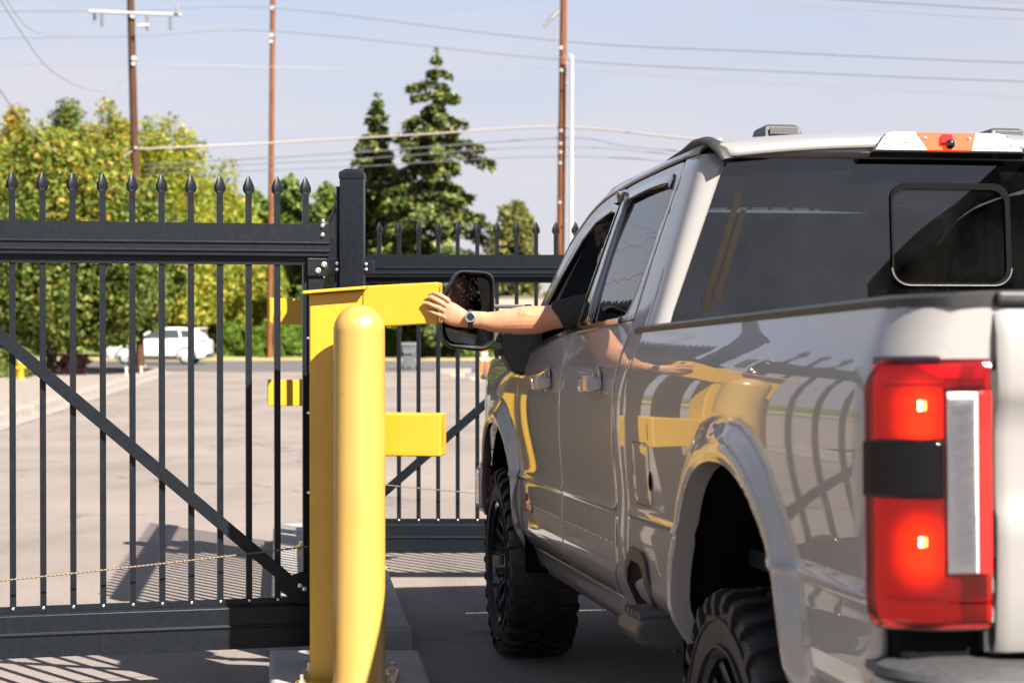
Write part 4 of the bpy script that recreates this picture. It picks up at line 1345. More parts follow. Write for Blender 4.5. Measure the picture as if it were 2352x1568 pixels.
def tail_light(sgn):
    tl = bpy.data.objects.new('tail_light', None); col.objects.link(tl); tl.parent = truck
    Z0, Z1 = .824, 1.354
    r = .125
    def plan(off, t):
        """t 0..1 round the corner from the side edge to the inner edge"""
        side = [(hw0(1.1) - r + (r + off) * math.cos(a), YT + r - (r + off) * math.sin(a)) for a in (.30, .36)]
        arc = [(hw0(1.1) - r + (r + off) * math.cos(a), YT + r - (r + off) * math.sin(a)) for a in linspace(.44, math.pi / 2 - .20, 10)]
        back = [(x, YT - off) for x in (.915, .905, .875, .843, .838, .815)]
        return (side + arc + back)
    def band(name, z0, z1, off, m, i0=0, i1=99, thick=.02, bev=.004, par=None, ex=0.0):
        P = plan(off, 0)[i0:i1]
        Q = plan(off - thick, 0)[i0:i1]
        outl = [(sgn * p[0], p[1]) for p in P] + [(sgn * p[0], p[1]) for p in reversed(Q)]
        mb = MB(); mb.prism(outl, (0, 0, z0), (1, 0, 0), (0, 1, 0), (0, 0, 1), z1 - z0)
        return mb.obj(name, m, par or tl, smooth=35, bevel=bev)
    hotx = sgn * .952
    yh = YT + .004
    cm = lampmat('lit_lamp_chamber', (1.0, .95, .04), (.075, .0012, .0008), [(hotx, yh, 1.262), (hotx, yh, 1.225), (hotx, yh, .995), (hotx, yh, .96)], .085, 1.05)
    band('housing', Z0 - .006, Z1 + .006, -.004, M['blackgloss'], 0, 99, .05)
    band('upper_chamber', 1.196, Z1 - .012, .002, cm, 1, 14, .02)
    band('lower_chamber', Z0 + .012, 1.078, .002, cm, 1, 14, .02)
    band('inner_chamber', Z0 + .012, .925, .002, cm, 13, 18, .02)
    band('inner_chamber', 1.296, Z1 - .012, .002, cm, 13, 18, .02)
    def lens_shell(name, m):
        K = 30
        def path(off, t0):
            P = [Vector(q) for q in plan(off, 0)]
            ln = [0.0]
            for i in range(1, len(P)): ln.append(ln[-1] + (P[i] - P[i - 1]).length)
            outp = []
            for k in range(K):
                d = ln[-1] * lerp(t0, 1.0, k / (K - 1))
                i = max(j for j in range(len(ln)) if ln[j] <= d + 1e-9)
                i = min(i, len(P) - 2)
                outp.append(P[i].lerp(P[i + 1], (d - ln[i]) / max(1e-9, ln[i + 1] - ln[i])))
            return outp
        rings = []
        for z in [Z0, Z0 + .004, Z0 + .012, Z0 + .03, Z0 + .06, .95, 1.08, 1.19, 1.27, Z1 - .055, Z1 - .035, Z1 - .018, Z1 - .008, Z1 - .003, Z1]:
            e_ = max(0, 1 - min(z - Z0, Z1 - z) / .03)
            t0 = .16 * max(0, (z - (Z1 - .06)) / .06) ** 1.5 + .05 * max(0, (Z0 + .05 - z) / .05) ** 1.5 + .012
            oo, ii = path(.017 - .011 * e_ ** 2, t0), path(.011 - .011 * e_ ** 2, t0)
            rings.append([(sgn * p.x, p.y, z) for p in oo] + [(sgn * p.x, p.y, z) for p in reversed(ii)])
        mb = MB(); mb.loft(rings)
        return mb.obj(name, m, tl, smooth=50)
    lens_shell('red_lens', M['redglass'])
    band('lens_rim', 1.300, 1.304, .009, M['redlens'], 4, 14, .006, .001)
    band('lens_rim', .880, .884, .009, M['redlens'], 4, 14, .006, .001)
    for k in range(5):
        mb = MB(); mb.box((sgn * (1.020 - k * .012), YT + .072 - k * .013, .97), (.003, .004, .17)); mb.obj('lens_flute', M['redlens'], tl)
    band('red_strip', .932, 1.290, .0215, M['redlens'], 15, 18, .008, .002)
    band('black_band', 1.080, 1.193, .023, M['blackband'], 0, 13, .03, .006)
    rv = band('reverse_lens', .938, 1.285, .0270, M['revlens'], 13, 16, .003, .002)
    band('reverse_back', .934, 1.288, .0190, M['lampcell'], 13, 16, .006, .001)
    for k in range(7):
        mb = MB(); mb.box((sgn * (1.012 - k * .007), YT + .10 - k * .012, 1.22), (.004, .004, .045)); mb.obj('lens_flute', M['redlens'], tl)
    for k in range(11):
        mb = MB(); mb.sphere((sgn * .874, YT - .0190, .96 + k * .030), (.026, .0040, .0125), 12, 6); mb.obj('reflector_cell', M['lampcell'], rv, smooth=180)
    for z in (1.262, .995):
        mb = MB(); mb.box((hotx, YT - .006, z), (.017, .004, .020)); mb.obj('lamp_led', M['ledhot'], tl, bevel=.002)
    return tl
tail_light(-1)
tail_light(1)
# rear bumper: painted steel with a dark step pad on top, corner wraps round
bp_ = bpy.data.objects.new('rear_bumper', None); col.objects.link(bp_); bp_.parent = truck
def bpath(off):
    pts_ = [(-1.0, -5.00), (-1.02, -5.10), (-1.02, -5.20), (-.985, -5.275), (-.90, -5.325), (-.78, -5.355), (-.6, -5.375), (-.3, -5.385), (0, -5.388)]
    return [(x * (1 + off * .9), y - off) for x, y in pts_] + [(-x * (1 + off * .9), y - off) for x, y in reversed(pts_[:-1])]
def bsec(name, prof, m, bev=.004):
    mb = MB(); rings = []
    cols_ = [bpath(o_) for o_, z in prof]
    for i in range(len(cols_[0])):
        t = max(0, (abs(cols_[0][i][0]) - .55) / .45)
        rings.append([(cols_[k][i][0], cols_[k][i][1], prof[k][1] + .035 * t * 1.0) for k in range(len(prof))])
    mb.loft(rings)
    return mb.obj(name, M[m], bp_, smooth=35)
bsec('bumper_face', [(-.10, 0.498), (-.015, 0.498), (-.002, 0.513), (0, 0.538), (0, 0.670), (-.004, 0.690), (-.02, 0.698), (-.10, 0.698)], 'paint')
bsec('bumper_top', [(-.13, 0.699), (-.004, 0.699), (.004, 0.706), (.0, 0.720), (-.02, 0.730), (-.13, 0.743)], 'greyplastic')
bsec('bumper_lip', [(-.10, 0.468), (-.03, 0.468), (-.004, 0.483), (-.002, 0.497), (-.10, 0.497)], 'plastic')
for s_ in (-1, 1):
    mb = MB(); mb.box((s_ * .895, -5.11, .765), (.18, .16, .13)); part(mb, 'corner_filler', 'dark', bevel=.02)
mb = MB(); mb.box((0, -5.22, .735), (1.56, .10, .03)); part(mb, 'tailgate_sill', 'dark')
# high mounted brake light with camera, roof marker lamps
hb = bpy.data.objects.new('high_brake_light', None); col.objects.link(hb); hb.parent = truck
def hbp(x, v):  # v 0 bottom .. 1 top on the sloping roof rear
    return Vector((x, -3.030 + .036 * v, 2.034 + .064 * v))
def hbprism(name, pts_, m, d0, d1, bev=.002):
    mb = MB()
    nrm = Vector((0, -.064, .036)).normalized()
    a_ = [hbp(x, v) + nrm * d0 for x, v in pts_]; b_ = [hbp(x, v) + nrm * d1 for x, v in pts_]
    mb.loft([a_, b_]); return mb.obj(name, m, hb, bevel=bev)
M['hb_red'] = mat('high_brake_red', (.75, .06, .01), .2, coat=1.0, emit=(1.0, .07, .005), estr=.33)
hbprism('seal', [(-.262, .0), (.262, .0), (.222, .70), (.205, .95), (.18, 1.06), (-.18, 1.06), (-.205, .95), (-.222, .70)], M['blackgloss'], -.03, .004)
hbprism('clear_lens', [(-.250, .04), (-.075, .04), (-.102, 1.0), (-.175, 1.0), (-.198, .92), (-.214, .70)], M['whitepl'], .004, .012)
hbprism('clear_lens', [(.250, .04), (.075, .04), (.102, 1.0), (.175, 1.0), (.198, .92), (.214, .70)], M['whitepl'], .004, .012)
hbprism('red_lens', [(-.074, .04), (.074, .04), (.101, 1.0), (-.101, 1.0)], M['hb_red'], .004, .012)
for s_ in (-1, 1):
    for k in range(4):
        hbprism('lens_rib', [(s_ * (.095 + .0), .18 + k * .19), (s_ * .21, .18 + k * .19), (s_ * .21, .23 + k * .19), (s_ * .10, .23 + k * .19)], M['clearlens'], .012, .015, 0)
for x, v in ((-.215, .30), (.215, .30), (-.075, .62), (.075, .62)):
    c = hbp(x, v) + Vector((0, -.010, .009))
    mb = MB(); mb.sphere(c, .0075, 10, 6); mb.obj('lens_screw', M['zinc'], hb, smooth=180)
mb = MB(); mb.sphere(hbp(.0, .25) + Vector((0, -.022, .012)), (.017, .017, .017), 16, 10); mb.obj('rear_camera', M['blackgloss'], hb, smooth=180)
hbprism('camera_hood', [(-.030, .30), (.014, .30), (.014, .78), (-.022, .78)], M['redlens'], .01, .026)
for x in (-.41, .41):
    mk = MB()
    rings = []
    for s_, y_, h_ in ((1.0, 0, 0), (.98, .004, .040), (.90, .010, .058), (.74, .018, .068)):
        rings.append([(x + q * .068 * s_, -2.52 + yy * .05 * (s_ if yy < 0 else 1) + (y_ if yy < 0 else -y_ * .2), 2.118 + h_) for q, yy in ((-1, -1), (1, -1), (1, 2.2), (-1, 2.2))])
    mk.loft(rings); o = part(mk, 'roof_marker_lamp', 'greyplastic', bevel=.005)
    mb = MB(); mb.box((x, -2.571, 2.160), (.10, .006, .026)); part(mb, 'marker_lens', 'greyplastic', o, bevel=.002)

# mirrors
def tow_mirror(sgn):
    mr = bpy.data.objects.new('tow_mirror', None); col.objects.link(mr); mr.parent = truck
    X0, X1, Z0, Z1 = 1.145, 1.385, 1.432, 1.785
    Y0 = -.665
    outl = [(X0, Z0 + .05), (X0 + .012, Z0 + .018), (X0 + .05, Z0 - .002), (X1 - .05, Z0 + .012), (X1 - .018, Z0 + .035), (X1 - .004, Z0 + .075), (X1, Z0 + .21), (X1 - .010, Z0 + .245), (X1 - .066, Z1 - .018), (X1 - .085, Z1 - .004), (X1 - .11, Z1), (X0 + .035, Z1 - .006), (X0 + .008, Z1 - .022), (X0, Z1 - .06)]
    P = [p for p in resample_loop(outl, 3)]
    c = Vector((sum(p.x for p in P) / len(P), sum(p.y for p in P) / len(P)))
    def ring(k, y, off=0.0): return [(sgn * (c.x + (p.x - c.x) * k), y, c.y + (p.y - c.y) * k) for p in P]
    mb = MB(); mb.loft([ring(.88, Y0 + .012), ring(.90, Y0 - .002), ring(.95, Y0 - .012), ring(.985, Y0 - .004), ring(1.0, Y0 + .02), ring(1.0, Y0 + .06), ring(.93, Y0 + .12), ring(.75, Y0 + .16), ring(.4, Y0 + .175), ring(.05, Y0 + .178)], True, False)
    mb.obj('mirror_housing', M['plastic'], mr, smooth=50)
    mb = MB(); mb.loft([ring(.885, Y0 + .008), ring(.02, Y0 + .008)], True, True); mb.obj('mirror_back', M['dark'], mr)
    zs = c.y - .085
    def clipz(pts_, zc, above):
        res = []
        for i in range(len(pts_)):
            a_, b_ = pts_[i], pts_[(i + 1) % len(pts_)]
            ia, ib = (a_.y > zc) == above, (b_.y > zc) == above
            if ia: res.append(a_)
            if ia != ib: res.append(a_.lerp(b_, (zc - a_.y) / (b_.y - a_.y)))
        return res
    G = [c + (p - c) * .865 for p in P]
    tilt = lambda p, k: Y0 + .004 - (p.x - c.x) * .25 + (p.y - c.y) * k
    for nm_, ab, zc_, k in (('mirror_glass', True, zs + .003, .04), ('wide_angle_glass', False, zs - .003, -.05)):
        g = clipz(G, zc_, ab)
        mb = MB(); mb.add([(sgn * p.x, tilt(p, k) - .012, p.y) for p in g], [tuple(range(len(g)))]); mb.obj(nm_, M['mirror'], mr)
    mb = MB(); mb.box((sgn * 1.10, Y0 + .06, 1.50), (.16, .030, .062)); mb.obj('lower_arm', M['greyplastic'], mr, bevel=.006)
    mb = MB(); mb.box((sgn * 1.07, Y0 + .06, 1.628), (.20, .022, .018)); mb.obj('upper_arm', M['greyplastic'], mr, bevel=.005)
    mb = MB()
    rings = []
    for z, a_, b_ in ((1.325, .985, 1.03), (1.35, .97, 1.075), (1.40, .965, 1.10), (1.44, .96, 1.112), (1.52, .955, 1.112), (1.545, .955, 1.10), (1.548, .955, 1.06)):
        rings.append([(sgn * a_, Y0 - .02, z), (sgn * b_, Y0 + .005, z), (sgn * b_, Y0 + .12, z), (sgn * a_, Y0 + .17, z)])
    mb.loft(rings); mb.obj('mirror_base', M['plastic'], mr, bevel=.012, seg=3)
    mb = MB(); mb.box((sgn * 1.085, Y0 + .05, 1.425), (.11, .04, .03)); mb.obj('base_clamp', M['greyplastic'], mr, bevel=.006)
    mb = MB(); mb.prism([(-.46, 1.41), (-.70, 1.435), (-.70, 1.56), (-.62, 1.60), (-.50, 1.56)], (sgn * .935, 0, 0), (0, 1, 0), (0, 0, 1), (sgn, 0, 0), .03); mb.obj('sail_panel', M['plastic'], mr, bevel=.006)
    mb = MB(); mb.box((sgn * (X1 + .004), Y0 + .03, c.y - .055), (.012, .02, .09)); mb.obj('turn_lamp', M['clearlens'], mr, bevel=.004)
    return mr
tow_mirror(-1)
tow_mirror(1)

# wheels
def wheel_meshes():
    Rt, Wt = .445, .318
    tb = MB()
    h = Wt / 2
    prof = [(.268, -h + .035), (.275, -h + .012), (.30, -h + .002), (.345, -h - .004), (.385, -h + .004), (.405, -h + .010), (.418, -h + .022), (.426, -h + .05), (.428, 0), (.426, h - .05), (.418, h - .022), (.405, h - .010), (.385, h - .004), (.345, h + .004), (.30, h - .002), (.275, h - .012), (.268, h - .035)]
    tb.lathe(prof, 72, axis='X')
    nl = 30
    for k in range(nl):
        a0 = 2 * math.pi * k / nl
        for s_ in (-1, 1):
            da = (0.0 if s_ < 0 else .5) * 2 * math.pi / nl
            long_ = k % 2 == 0
            # shoulder lug wrapping on to the sidewall
            wdt = .068
            rings = []
            for (x, r) in ((.060, .425), (.060, .444), (h - .022, .443), (h + (.004 if long_ else 0), .430), (h + .010, .405), (h + .008, .372 if long_ else .388), (h - .006, .372 if long_ else .388), (h - .02, .41)):
                a1, a2 = a0 + da - wdt * .5 * .9 / 1, a0 + da + wdt * .5
                tw = (x - .1) * .35
                rings.append([(s_ * x, r * math.cos(a1 + tw), r * math.sin(a1 + tw)), (s_ * x, r * math.cos(a2 + tw), r * math.sin(a2 + tw))])
            A = [q[0] for q in rings]; B = [q[1] for q in rings]
            tb.loft([A, B], True, True)
            # centre block
            rings = []
            a1, a2 = a0 + da + .02, a0 + da + .02 + .075
            A = []; B = []
            for (x, r) in ((.004, .425), (.004, .4445), (.052, .4445), (.052, .425)):
                A.append((s_ * x, r * math.cos(a1 + x * .9), r * math.sin(a1 + x * .9)))
                B.append((s_ * x, r * math.cos(a2 + x * .9), r * math.sin(a2 + x * .9)))
            tb.loft([A, B], True, True)
    # raised ribs and lettering-like blocks on the sidewall
    for s_ in (-1, 1):
        tb.lathe([(.366, s_ * (h - .002)), (.368, s_ * (h + .007)), (.362, s_ * (h + .007)), (.358, s_ * (h - .002))], 72, axis='X')
        tb.lathe([(.296, s_ * (h - .004)), (.298, s_ * (h + .006)), (.290, s_ * (h + .006)), (.288, s_ * (h - .006))], 72, axis='X')
    tm = tb.mesh('tyre'); 
    rb_ = MB()
    rb_.lathe([(.262, -h + .045), (.266, -h + .015), (.282, -h + .008), (.283, -h + .018), (.268, -h + .05), (.235, -.02), (.232, .10), (.255, h - .02), (.262, h - .02)], 56, axis='X')
    rb_.lathe([(.236, .0), (.0005, .0)], 56, axis='X')
    sb = MB(); cb = MB()
    ns = 8
    for k in range(ns):
        a = 2 * math.pi * k / ns
        for da in (-.13, .13):
            d0 = Vector((0, math.cos(a), math.sin(a))); t0 = Vector((0, -math.sin(a), math.cos(a)))
            d1 = Vector((0, math.cos(a + da * 1.5), math.sin(a + da * 1.5))); t1 = Vector((0, -math.sin(a + da * 1.5), math.cos(a + da * 1.5)))
            p0, p1 = d0 * .065, d1 * .262
            rings = []
            for p, t, w_, x0, x1 in ((p0, t0, .022, -h + .085, -.01), (p0.lerp(p1, .5), t0.lerp(t1, .5), .016, -h + .055, -.02), (p1, t1, .018, -h + .026, -.05)):
                rings.append([p + t * w_ + Vector((x0, 0, 0)), p - t * w_ + Vector((x0, 0, 0)), p - t * w_ * 1.2 + Vector((x1, 0, 0)), p + t * w_ * 1.2 + Vector((x1, 0, 0))])
            sb.loft(rings)
            rings = []
            for p, t, w_, x0 in ((p0.lerp(p1, .45), t0.lerp(t1, .45), .016, -h + .0585), (p1.lerp(p0, .03), t1, .0175, -h + .0285)):
                e = p + t * w_ * (1 if da > 0 else -1)
                e2 = p + t * w_ * (.55 if da > 0 else -.55)
                rings.append([e + Vector((x0 - .001, 0, 0)), e2 + Vector((x0 - .001, 0, 0)), e2 + Vector((x0 + .004, 0, 0)), e + Vector((x0 + .004, 0, 0))])
            cb.loft(rings)
    sb.lathe([(.0005, -h + .04), (.045, -h + .04), (.052, -h + .05), (.058, -h + .09), (.07, -h + .10), (.07, -.01)], 28, axis='X')
    bm_ = MB(); bm_.lathe([(.085, -.035), (.19, -.035), (.19, -.055), (.085, -.055)], 40, axis='X')
    for b_ in (rb_, sb, cb, bm_, tb): pass
    def fin(b_, n_, m_, sm=35):
        o = b_.obj(n_, M[m_], None, smooth=sm)
        me = o.data; bpy.data.objects.remove(o); return me
    return {'tyre': fin(tb, 'tyre', 'rubber'), 'rim_barrel': fin(rb_, 'rim_barrel', 'rim'), 'spokes': fin(sb, 'spokes', 'rim'), 'machined_edges': fin(cb, 'machined_edges', 'rimcut'), 'brake_disc': fin(bm_, 'brake_disc', 'alloy')}
WM = wheel_meshes()
for sgn in (-1, 1):
    for yc in YA:
        wl = bpy.data.objects.new('wheel', None); col.objects.link(wl); wl.parent = truck
        wl.location = (sgn * (1.038 - .159 + .004), yc, .441 + yc * TAU)
        wl.rotation_euler = (random.uniform(0, 1), 0, 0 if sgn < 0 else math.pi)
        for k, me in WM.items():
            inst(k, me, wl)
# axles and frame
mb = MB(); mb.box((-.45, -2.2, .58), (.10, 6.2, .18)); mb.box((.45, -2.2, .58), (.10, 6.2, .18)); part(mb, 'chassis_frame', 'dark')
for yc in YA:
    za = .44 + yc * TAU; mb = MB(); mb.tube([(q, yc, za) for q in (-.75, -.15, -.1, .1, .15, .75)], [.05, .05, .15, .15, .05, .05], 14); part(mb, 'axle', 'dark', smooth=50)
mb = MB(); mb.box((.1, -3.9, .75), (1.1, 2.0, .25)); part(mb, 'fuel_tank', 'dark')
mb = MB(); mb.box((0, -1.3, .53), (1.74, 2.2, .06)); part(mb, 'underbody', 'dark')

# ------------------------------------------------------------------ driver
def TW(x, y, z):
    """truck space -> world"""
    s_, w_ = SF + y, WC + x
    return Vector((-s_ * SP + w_ * CP, s_ * CP + w_ * SP, z - y * TAU))
def skin_mat():
    m = noisy(mat('skin', rough=0.5, spec=0.4), (0.50, 0.235, 0.122), (0.56, 0.275, 0.155), scale=18, detail=6, bump=0.12, bscale=260, extra=(40, .55, .8, (.50, .20, .11), .45))
    b = m.node_tree.nodes['Principled BSDF']
    b.inputs['Subsurface Weight'].default_value = 0.12
    b.inputs['Subsurface Radius'].default_value = (0.012, 0.005, 0.003)
    return m
M['skin'] = skin_mat()
M['nail'] = mat('nail', (0.66, 0.38, 0.28), 0.25)
M['shirt'] = noisy(mat('charcoal_tshirt', rough=0.9, spec=0.2), (0.030, 0.029, 0.029), (0.050, 0.048, 0.047), scale=90, detail=3, bump=0.5, bscale=22)
M['hair'] = noisy(mat('brown_hair', rough=0.55), (0.05, 0.03, 0.018), (0.12, 0.075, 0.045), scale=60, detail=4, stretch=(1, 1, .2))
person = thing('person', 'driver in a charcoal T-shirt reaching a bare arm out of the truck window', 'person', TW(-.45, -1.7, .98))
def chain_tube(mb, pts_, n=14, up=(0, 0, 1)):
    """pts_: list of (point, half height, half depth)"""
    mb.tube([p[0] for p in pts_], [(p[1], p[2]) for p in pts_], n, up=up)
def remeshed(name, mb, m, parent, vox, it=4, fac=.5):
    me = mb.mesh(name)
    o = link(name, me, m, None)
    r = o.modifiers.new('Remesh', 'REMESH'); r.mode = 'VOXEL'; r.voxel_size = vox; r.use_smooth_shade = True
    s_ = o.modifiers.new('Smooth', 'SMOOTH'); s_.iterations = it; s_.factor = fac
    dg = bpy.context.evaluated_depsgraph_get()
    me2 = bpy.data.meshes.new_from_object(o.evaluated_get(dg))
    bpy.data.objects.remove(o)
    me2.materials.clear()
    me2.materials.append(m)
    me2.shade_smooth()
    loc = parent.location if parent else Vector()
    for v in me2.vertices: v.co -= loc
    o = bpy.data.objects.new(name, me2); col.objects.link(o); o.parent = parent
    return o
PX = 7.33 / FPX
body = MB()
sh = TW(-.775, -1.545, 1.515)
el = W(1246, 735, 7.30)
arm = [(W(1104, 734, 7.335), .034, .026), (W(1116, 737, 7.332), .0355, .029), (W(1134, 739, 7.328), .041, .034), (W(1152, 739, 7.324), .0455, .039), (W(1168, 738, 7.32), .0490, .043), (W(1186, 737, 7.315), .0535, .046), (W(1202, 735.5, 7.31), .0560, .048), (W(1220, 735, 7.305), .0562, .049), (W(1238, 734, 7.30), .0545, .049), (W(1256, 731, 7.295), .050, .049), (W(1275, 727, 7.29), .0485, .050), (W(1310, 720, 7.285), .051, .053), (W(1350, 712, 7.28), .055, .058), (sh, .062, .066)]
chain_tube(body, arm, 20)
body.sphere(W(1243, 749, 7.292), (.020, .018, .014), 12, 8)          # point of the elbow
body.sphere(W(1213, 723, 7.290), (.055, .030, .024), 14, 8)          # forearm muscle
body.sphere(W(1252, 717, 7.272), (.030, .016, .014), 12, 8)
# wrist, palm
palm = [(W(1112, 735.5, 7.335), .0350, .028), (W(1098, 734, 7.336), .0335, .025), (W(1084, 733.5, 7.338), .0335, .023), (W(1070, 733, 7.34), .0335, .021), (W(1058, 730, 7.344), .0385, .020), (W(1046, 725.5, 7.348), .0430, .019), (W(1034, 719.5, 7.350), .0450, .017), (W(1024, 714, 7.352), .0425, .0145), (W(1016, 710, 7.356), .0360, .010)]
chain_tube(body, palm, 22)
FG = {'index': ((1030, 690.5), (1009, 677.5), (999, 673.5), (989.5, 673), .0102), 'middle': ((1024, 702), (1000.5, 688.5), (991, 684), (982, 682.5), .0104), 'ring': ((1020, 713.5), (995.5, 702.5), (984, 697.5), (974, 695), .0100), 'pinky': ((1021, 728), (999.5, 720), (991, 716), (984.5, 713.5), .0090)}
DD = (7.350, 7.360, 7.368, 7.3755)
nails = []
for k, (a_, b_, c_, d_, r_) in FG.items():
    P = [W(*a_, DD[0]), W((a_[0] + b_[0]) / 2, (a_[1] + b_[1]) / 2 - .6, DD[0] + .001), W(*b_, DD[1]), W((b_[0] + c_[0]) / 2, (b_[1] + c_[1]) / 2, (DD[1] + DD[2]) / 2 - .001), W(*c_, DD[2]), W((c_[0] * .4 + d_[0] * .6), (c_[1] * .4 + d_[1] * .6), DD[3] - .002), W(*d_, DD[3])]
    rr = [r_ * 1.12, r_, r_ * 1.02, r_ * .92, r_ * .93, r_ * .86, r_ * .62]
    body.tube(P, rr, 12)
    body.sphere(P[-1], r_ * .66, 10, 8)
    body.sphere(W(a_[0], a_[1], DD[0] - .007), (.010, .008, .009), 10, 6)      # knuckle
    nails.append((P[-2].lerp(P[-1], .75), P[-1] - P[-2], r_))
thumb = [W(1062, 719, 7.352), W(1046, 706, 7.375), W(1030, 697, 7.405), W(1017, 692, 7.435), W(1011, 690, 7.452)]
body.tube(thumb, [.016, .0145, .0125, .0115, .008], 12)
# torso, neck, head, other arm, thighs (truck space, mostly hidden in the cab)
hd = TW(-.735, -1.44, 1.815)
tor = [(TW(-.45, -1.72, .98), .17, .13), (TW(-.46, -1.72, 1.10), .175, .135), (TW(-.50, -1.69, 1.25), .185, .13), (TW(-.56, -1.64, 1.40), .20, .125), (TW(-.60, -1.59, 1.50), .185, .10), (TW(-.64, -1.55, 1.57), .11, .075), (TW(-.675, -1.50, 1.63), .062, .062), (TW(-.715, -1.44, 1.71), .056, .058)]
body.tube([p[0] for p in tor], [(p[1], p[2]) for p in tor], 24, up=(CP, SP, 0))
fwd = (TW(-1, 0, 0) - TW(0, -.75, 0)).normalized()     # he looks out and ahead
sidev = Vector((-fwd.y, fwd.x, 0))
headr = []
for zz, f0, f1, wd in ((-.125, .02, .075, .035), (-.105, -.01, .092, .052), (-.07, -.06, .097, .062), (-.03, -.082, .094, .070), (.01, -.092, .090, .074), (.05, -.092, .088, .075), (.085, -.082, .076, .068), (.11, -.06, .05, .05), (.122, -.03, .02, .025)):
    cc, rr_ = (f0 + f1) / 2, (f1 - f0) / 2
    headr.append([hd + fwd * (cc + rr_ * math.cos(a)) + sidev * (wd * math.sin(a)) + Vector((0, 0, zz)) for a in linspace(0, 2 * math.pi * 19 / 20, 20)])
body.loft(headr)
body.tube([hd + fwd * .088 + Vector((0, 0, .018)), hd + fwd * .108 + Vector((0, 0, -.018)), hd + fwd * .112 + Vector((0, 0, -.034)), hd + fwd * .094 + Vector((0, 0, -.042))], [.009, .013, .016, .010], 10)   # nose
for s_ in (-1, 1):
    body.sphere(hd + sidev * (.076 * s_) + fwd * -.012 + Vector((0, 0, -.012)), (.016, .016, .030), 10, 8)   # ears
body.tube([hd + fwd * .092 + sidev * -.026 + Vector((0, 0, -.072)), hd + fwd * .100 + Vector((0, 0, -.070)), hd + fwd * .092 + sidev * .026 + Vector((0, 0, -.072))], [.004, .008, .004], 8)   # mouth
rarm = [(TW(-.40, -1.60, 1.50), .07, .07), (TW(-.28, -1.52, 1.36), .055, .055), (TW(-.22, -1.38, 1.24), .048, .048), (TW(-.26, -1.18, 1.30), .042, .042), (TW(-.30, -1.00, 1.38), .03, .03), (TW(-.31, -.94, 1.41), .028, .036), (TW(-.32, -.89, 1.43), .02, .036)]
chain_tube(body, rarm, 14)
for x in (-.56, -.34):
    chain_tube(body, [(TW(x * .9 - .05, -1.72, 1.04), .09, .10), (TW(x, -1.45, 1.10), .085, .09), (TW(x, -1.20, 1.12), .07, .075), (TW(x, -1.05, .98), .06, .065), (TW(x, -.95, .72), .045, .05)], 14)
remeshed('body', body, M['skin'], person, .0030, 3, .45)
for p, d, r_ in nails:
    d.normalize()
    mb = MB()
    q = p + Vector((0, -r_ * .60, r_ * .12)) - person.location
    nrm = Vector((0, -1, .25)).normalized()
    sd_ = d.cross(nrm).normalized()
    mb.add([q + d * (.0055 * a_) + sd_ * (.0045 * b_) + nrm * (.0006 * c_) for a_, b_, c_ in ((-1, -.9, 0), (-1, .9, 0), (0, 1, .8), (1, .75, 0), (1, -.75, 0), (0, -1, .8))], [(0, 1, 2, 5), (5, 2, 3, 4)])
    mb.obj('fingernail', M['nail'], person, smooth=180)
# eyes
for s_ in (-1, 1):
    mb = MB(); mb.sphere(hd + fwd * .080 + sidev * (.032 * s_) + Vector((0, 0, .006)) - person.location, .012, 10, 8); mb.obj('eye', M['whitepl'], person, smooth=180)
shirt = MB()
slv = [(W(1272, 726, 7.289), .0575, .056), (W(1300, 721, 7.286), .0600, .060), (W(1330, 715, 7.283), .0640, .064), (W(1365, 706, 7.28), .068, .070), (sh, .078, .078)]
chain_tube(shirt, slv, 24)
shirt.tube([p[0] for p in tor[:6]], [(p[1] * 1.05 + .006, p[2] * 1.06 + .006) for p in tor[:6]], 28, up=(CP, SP, 0))
chain_tube(shirt, [(rarm[0][0], .08, .08), (rarm[1][0], .068, .068)], 18)
so = remeshed('t_shirt', shirt, M['shirt'], person, .0055, 3, .5)
# soft folds in the cloth, slanted hem
NS = [v.normal.copy() for v in so.data.vertices]
CO = [v.co.copy() for v in so.data.vertices]
for i_, c in enumerate(CO):
    w_ = c + person.location
    n_ = noise.noise(Vector((w_.x * 22 + w_.z * 16, w_.y * 10, w_.z * 9))) * .0035
    c += NS[i_] * n_
    u_ = 1176 + w_.x / w_.y * FPX
    if u_ < 1300:      # the hem hangs back at the bottom of the sleeve
        k = max(0.0, min(1.0, (1300 - u_) / 28))
        low = max(0.0, (W(0, 727, 7.29).z - w_.z) / .06 + .55)
        c.x += .030 * k * min(1.3, low)
so.data.vertices.foreach_set('co', [q for c in CO for q in c])
so.data.update()
hair = MB()
hr = []
for zz, f0, f1, wd in ((-.06, -.098, -.02, .076), (-.02, -.102, .015, .084), (.03, -.108, .060, .087), (.06, -.108, .104, .087), (.09, -.098, .108, .08), (.118, -.07, .085, .06), (.132, -.03, .03, .03)):
    cc, rr_ = (f0 + f1) / 2, (f1 - f0) / 2
    hr.append([hd + fwd * (cc + rr_ * math.cos(a)) + sidev * (wd * math.sin(a)) + Vector((0, 0, zz)) - person.location for a in linspace(0, 2 * math.pi * 27 / 28, 28)])
hair.loft(hr)
for k in range(160):
    a = random.uniform(-1.6, 1.6)
    b0_ = hd + fwd * (.095 * math.cos(a)) + sidev * (.082 * math.sin(a)) + Vector((0, 0, random.uniform(.05, .11)))
    d_ = (fwd * random.uniform(.2, 1.0) * math.cos(a) + sidev * math.sin(a) * .4 + Vector((0, 0, random.uniform(-.5, .3)))).normalized()
    hair.tube([b0_ - person.location, b0_ + d_ * .018 - person.location, b0_ + d_ * .034 + Vector((0, 0, -.010)) - person.location], [.004, .003, .0008], 4)
hair.obj('hair', M['hair'], person, smooth=60)

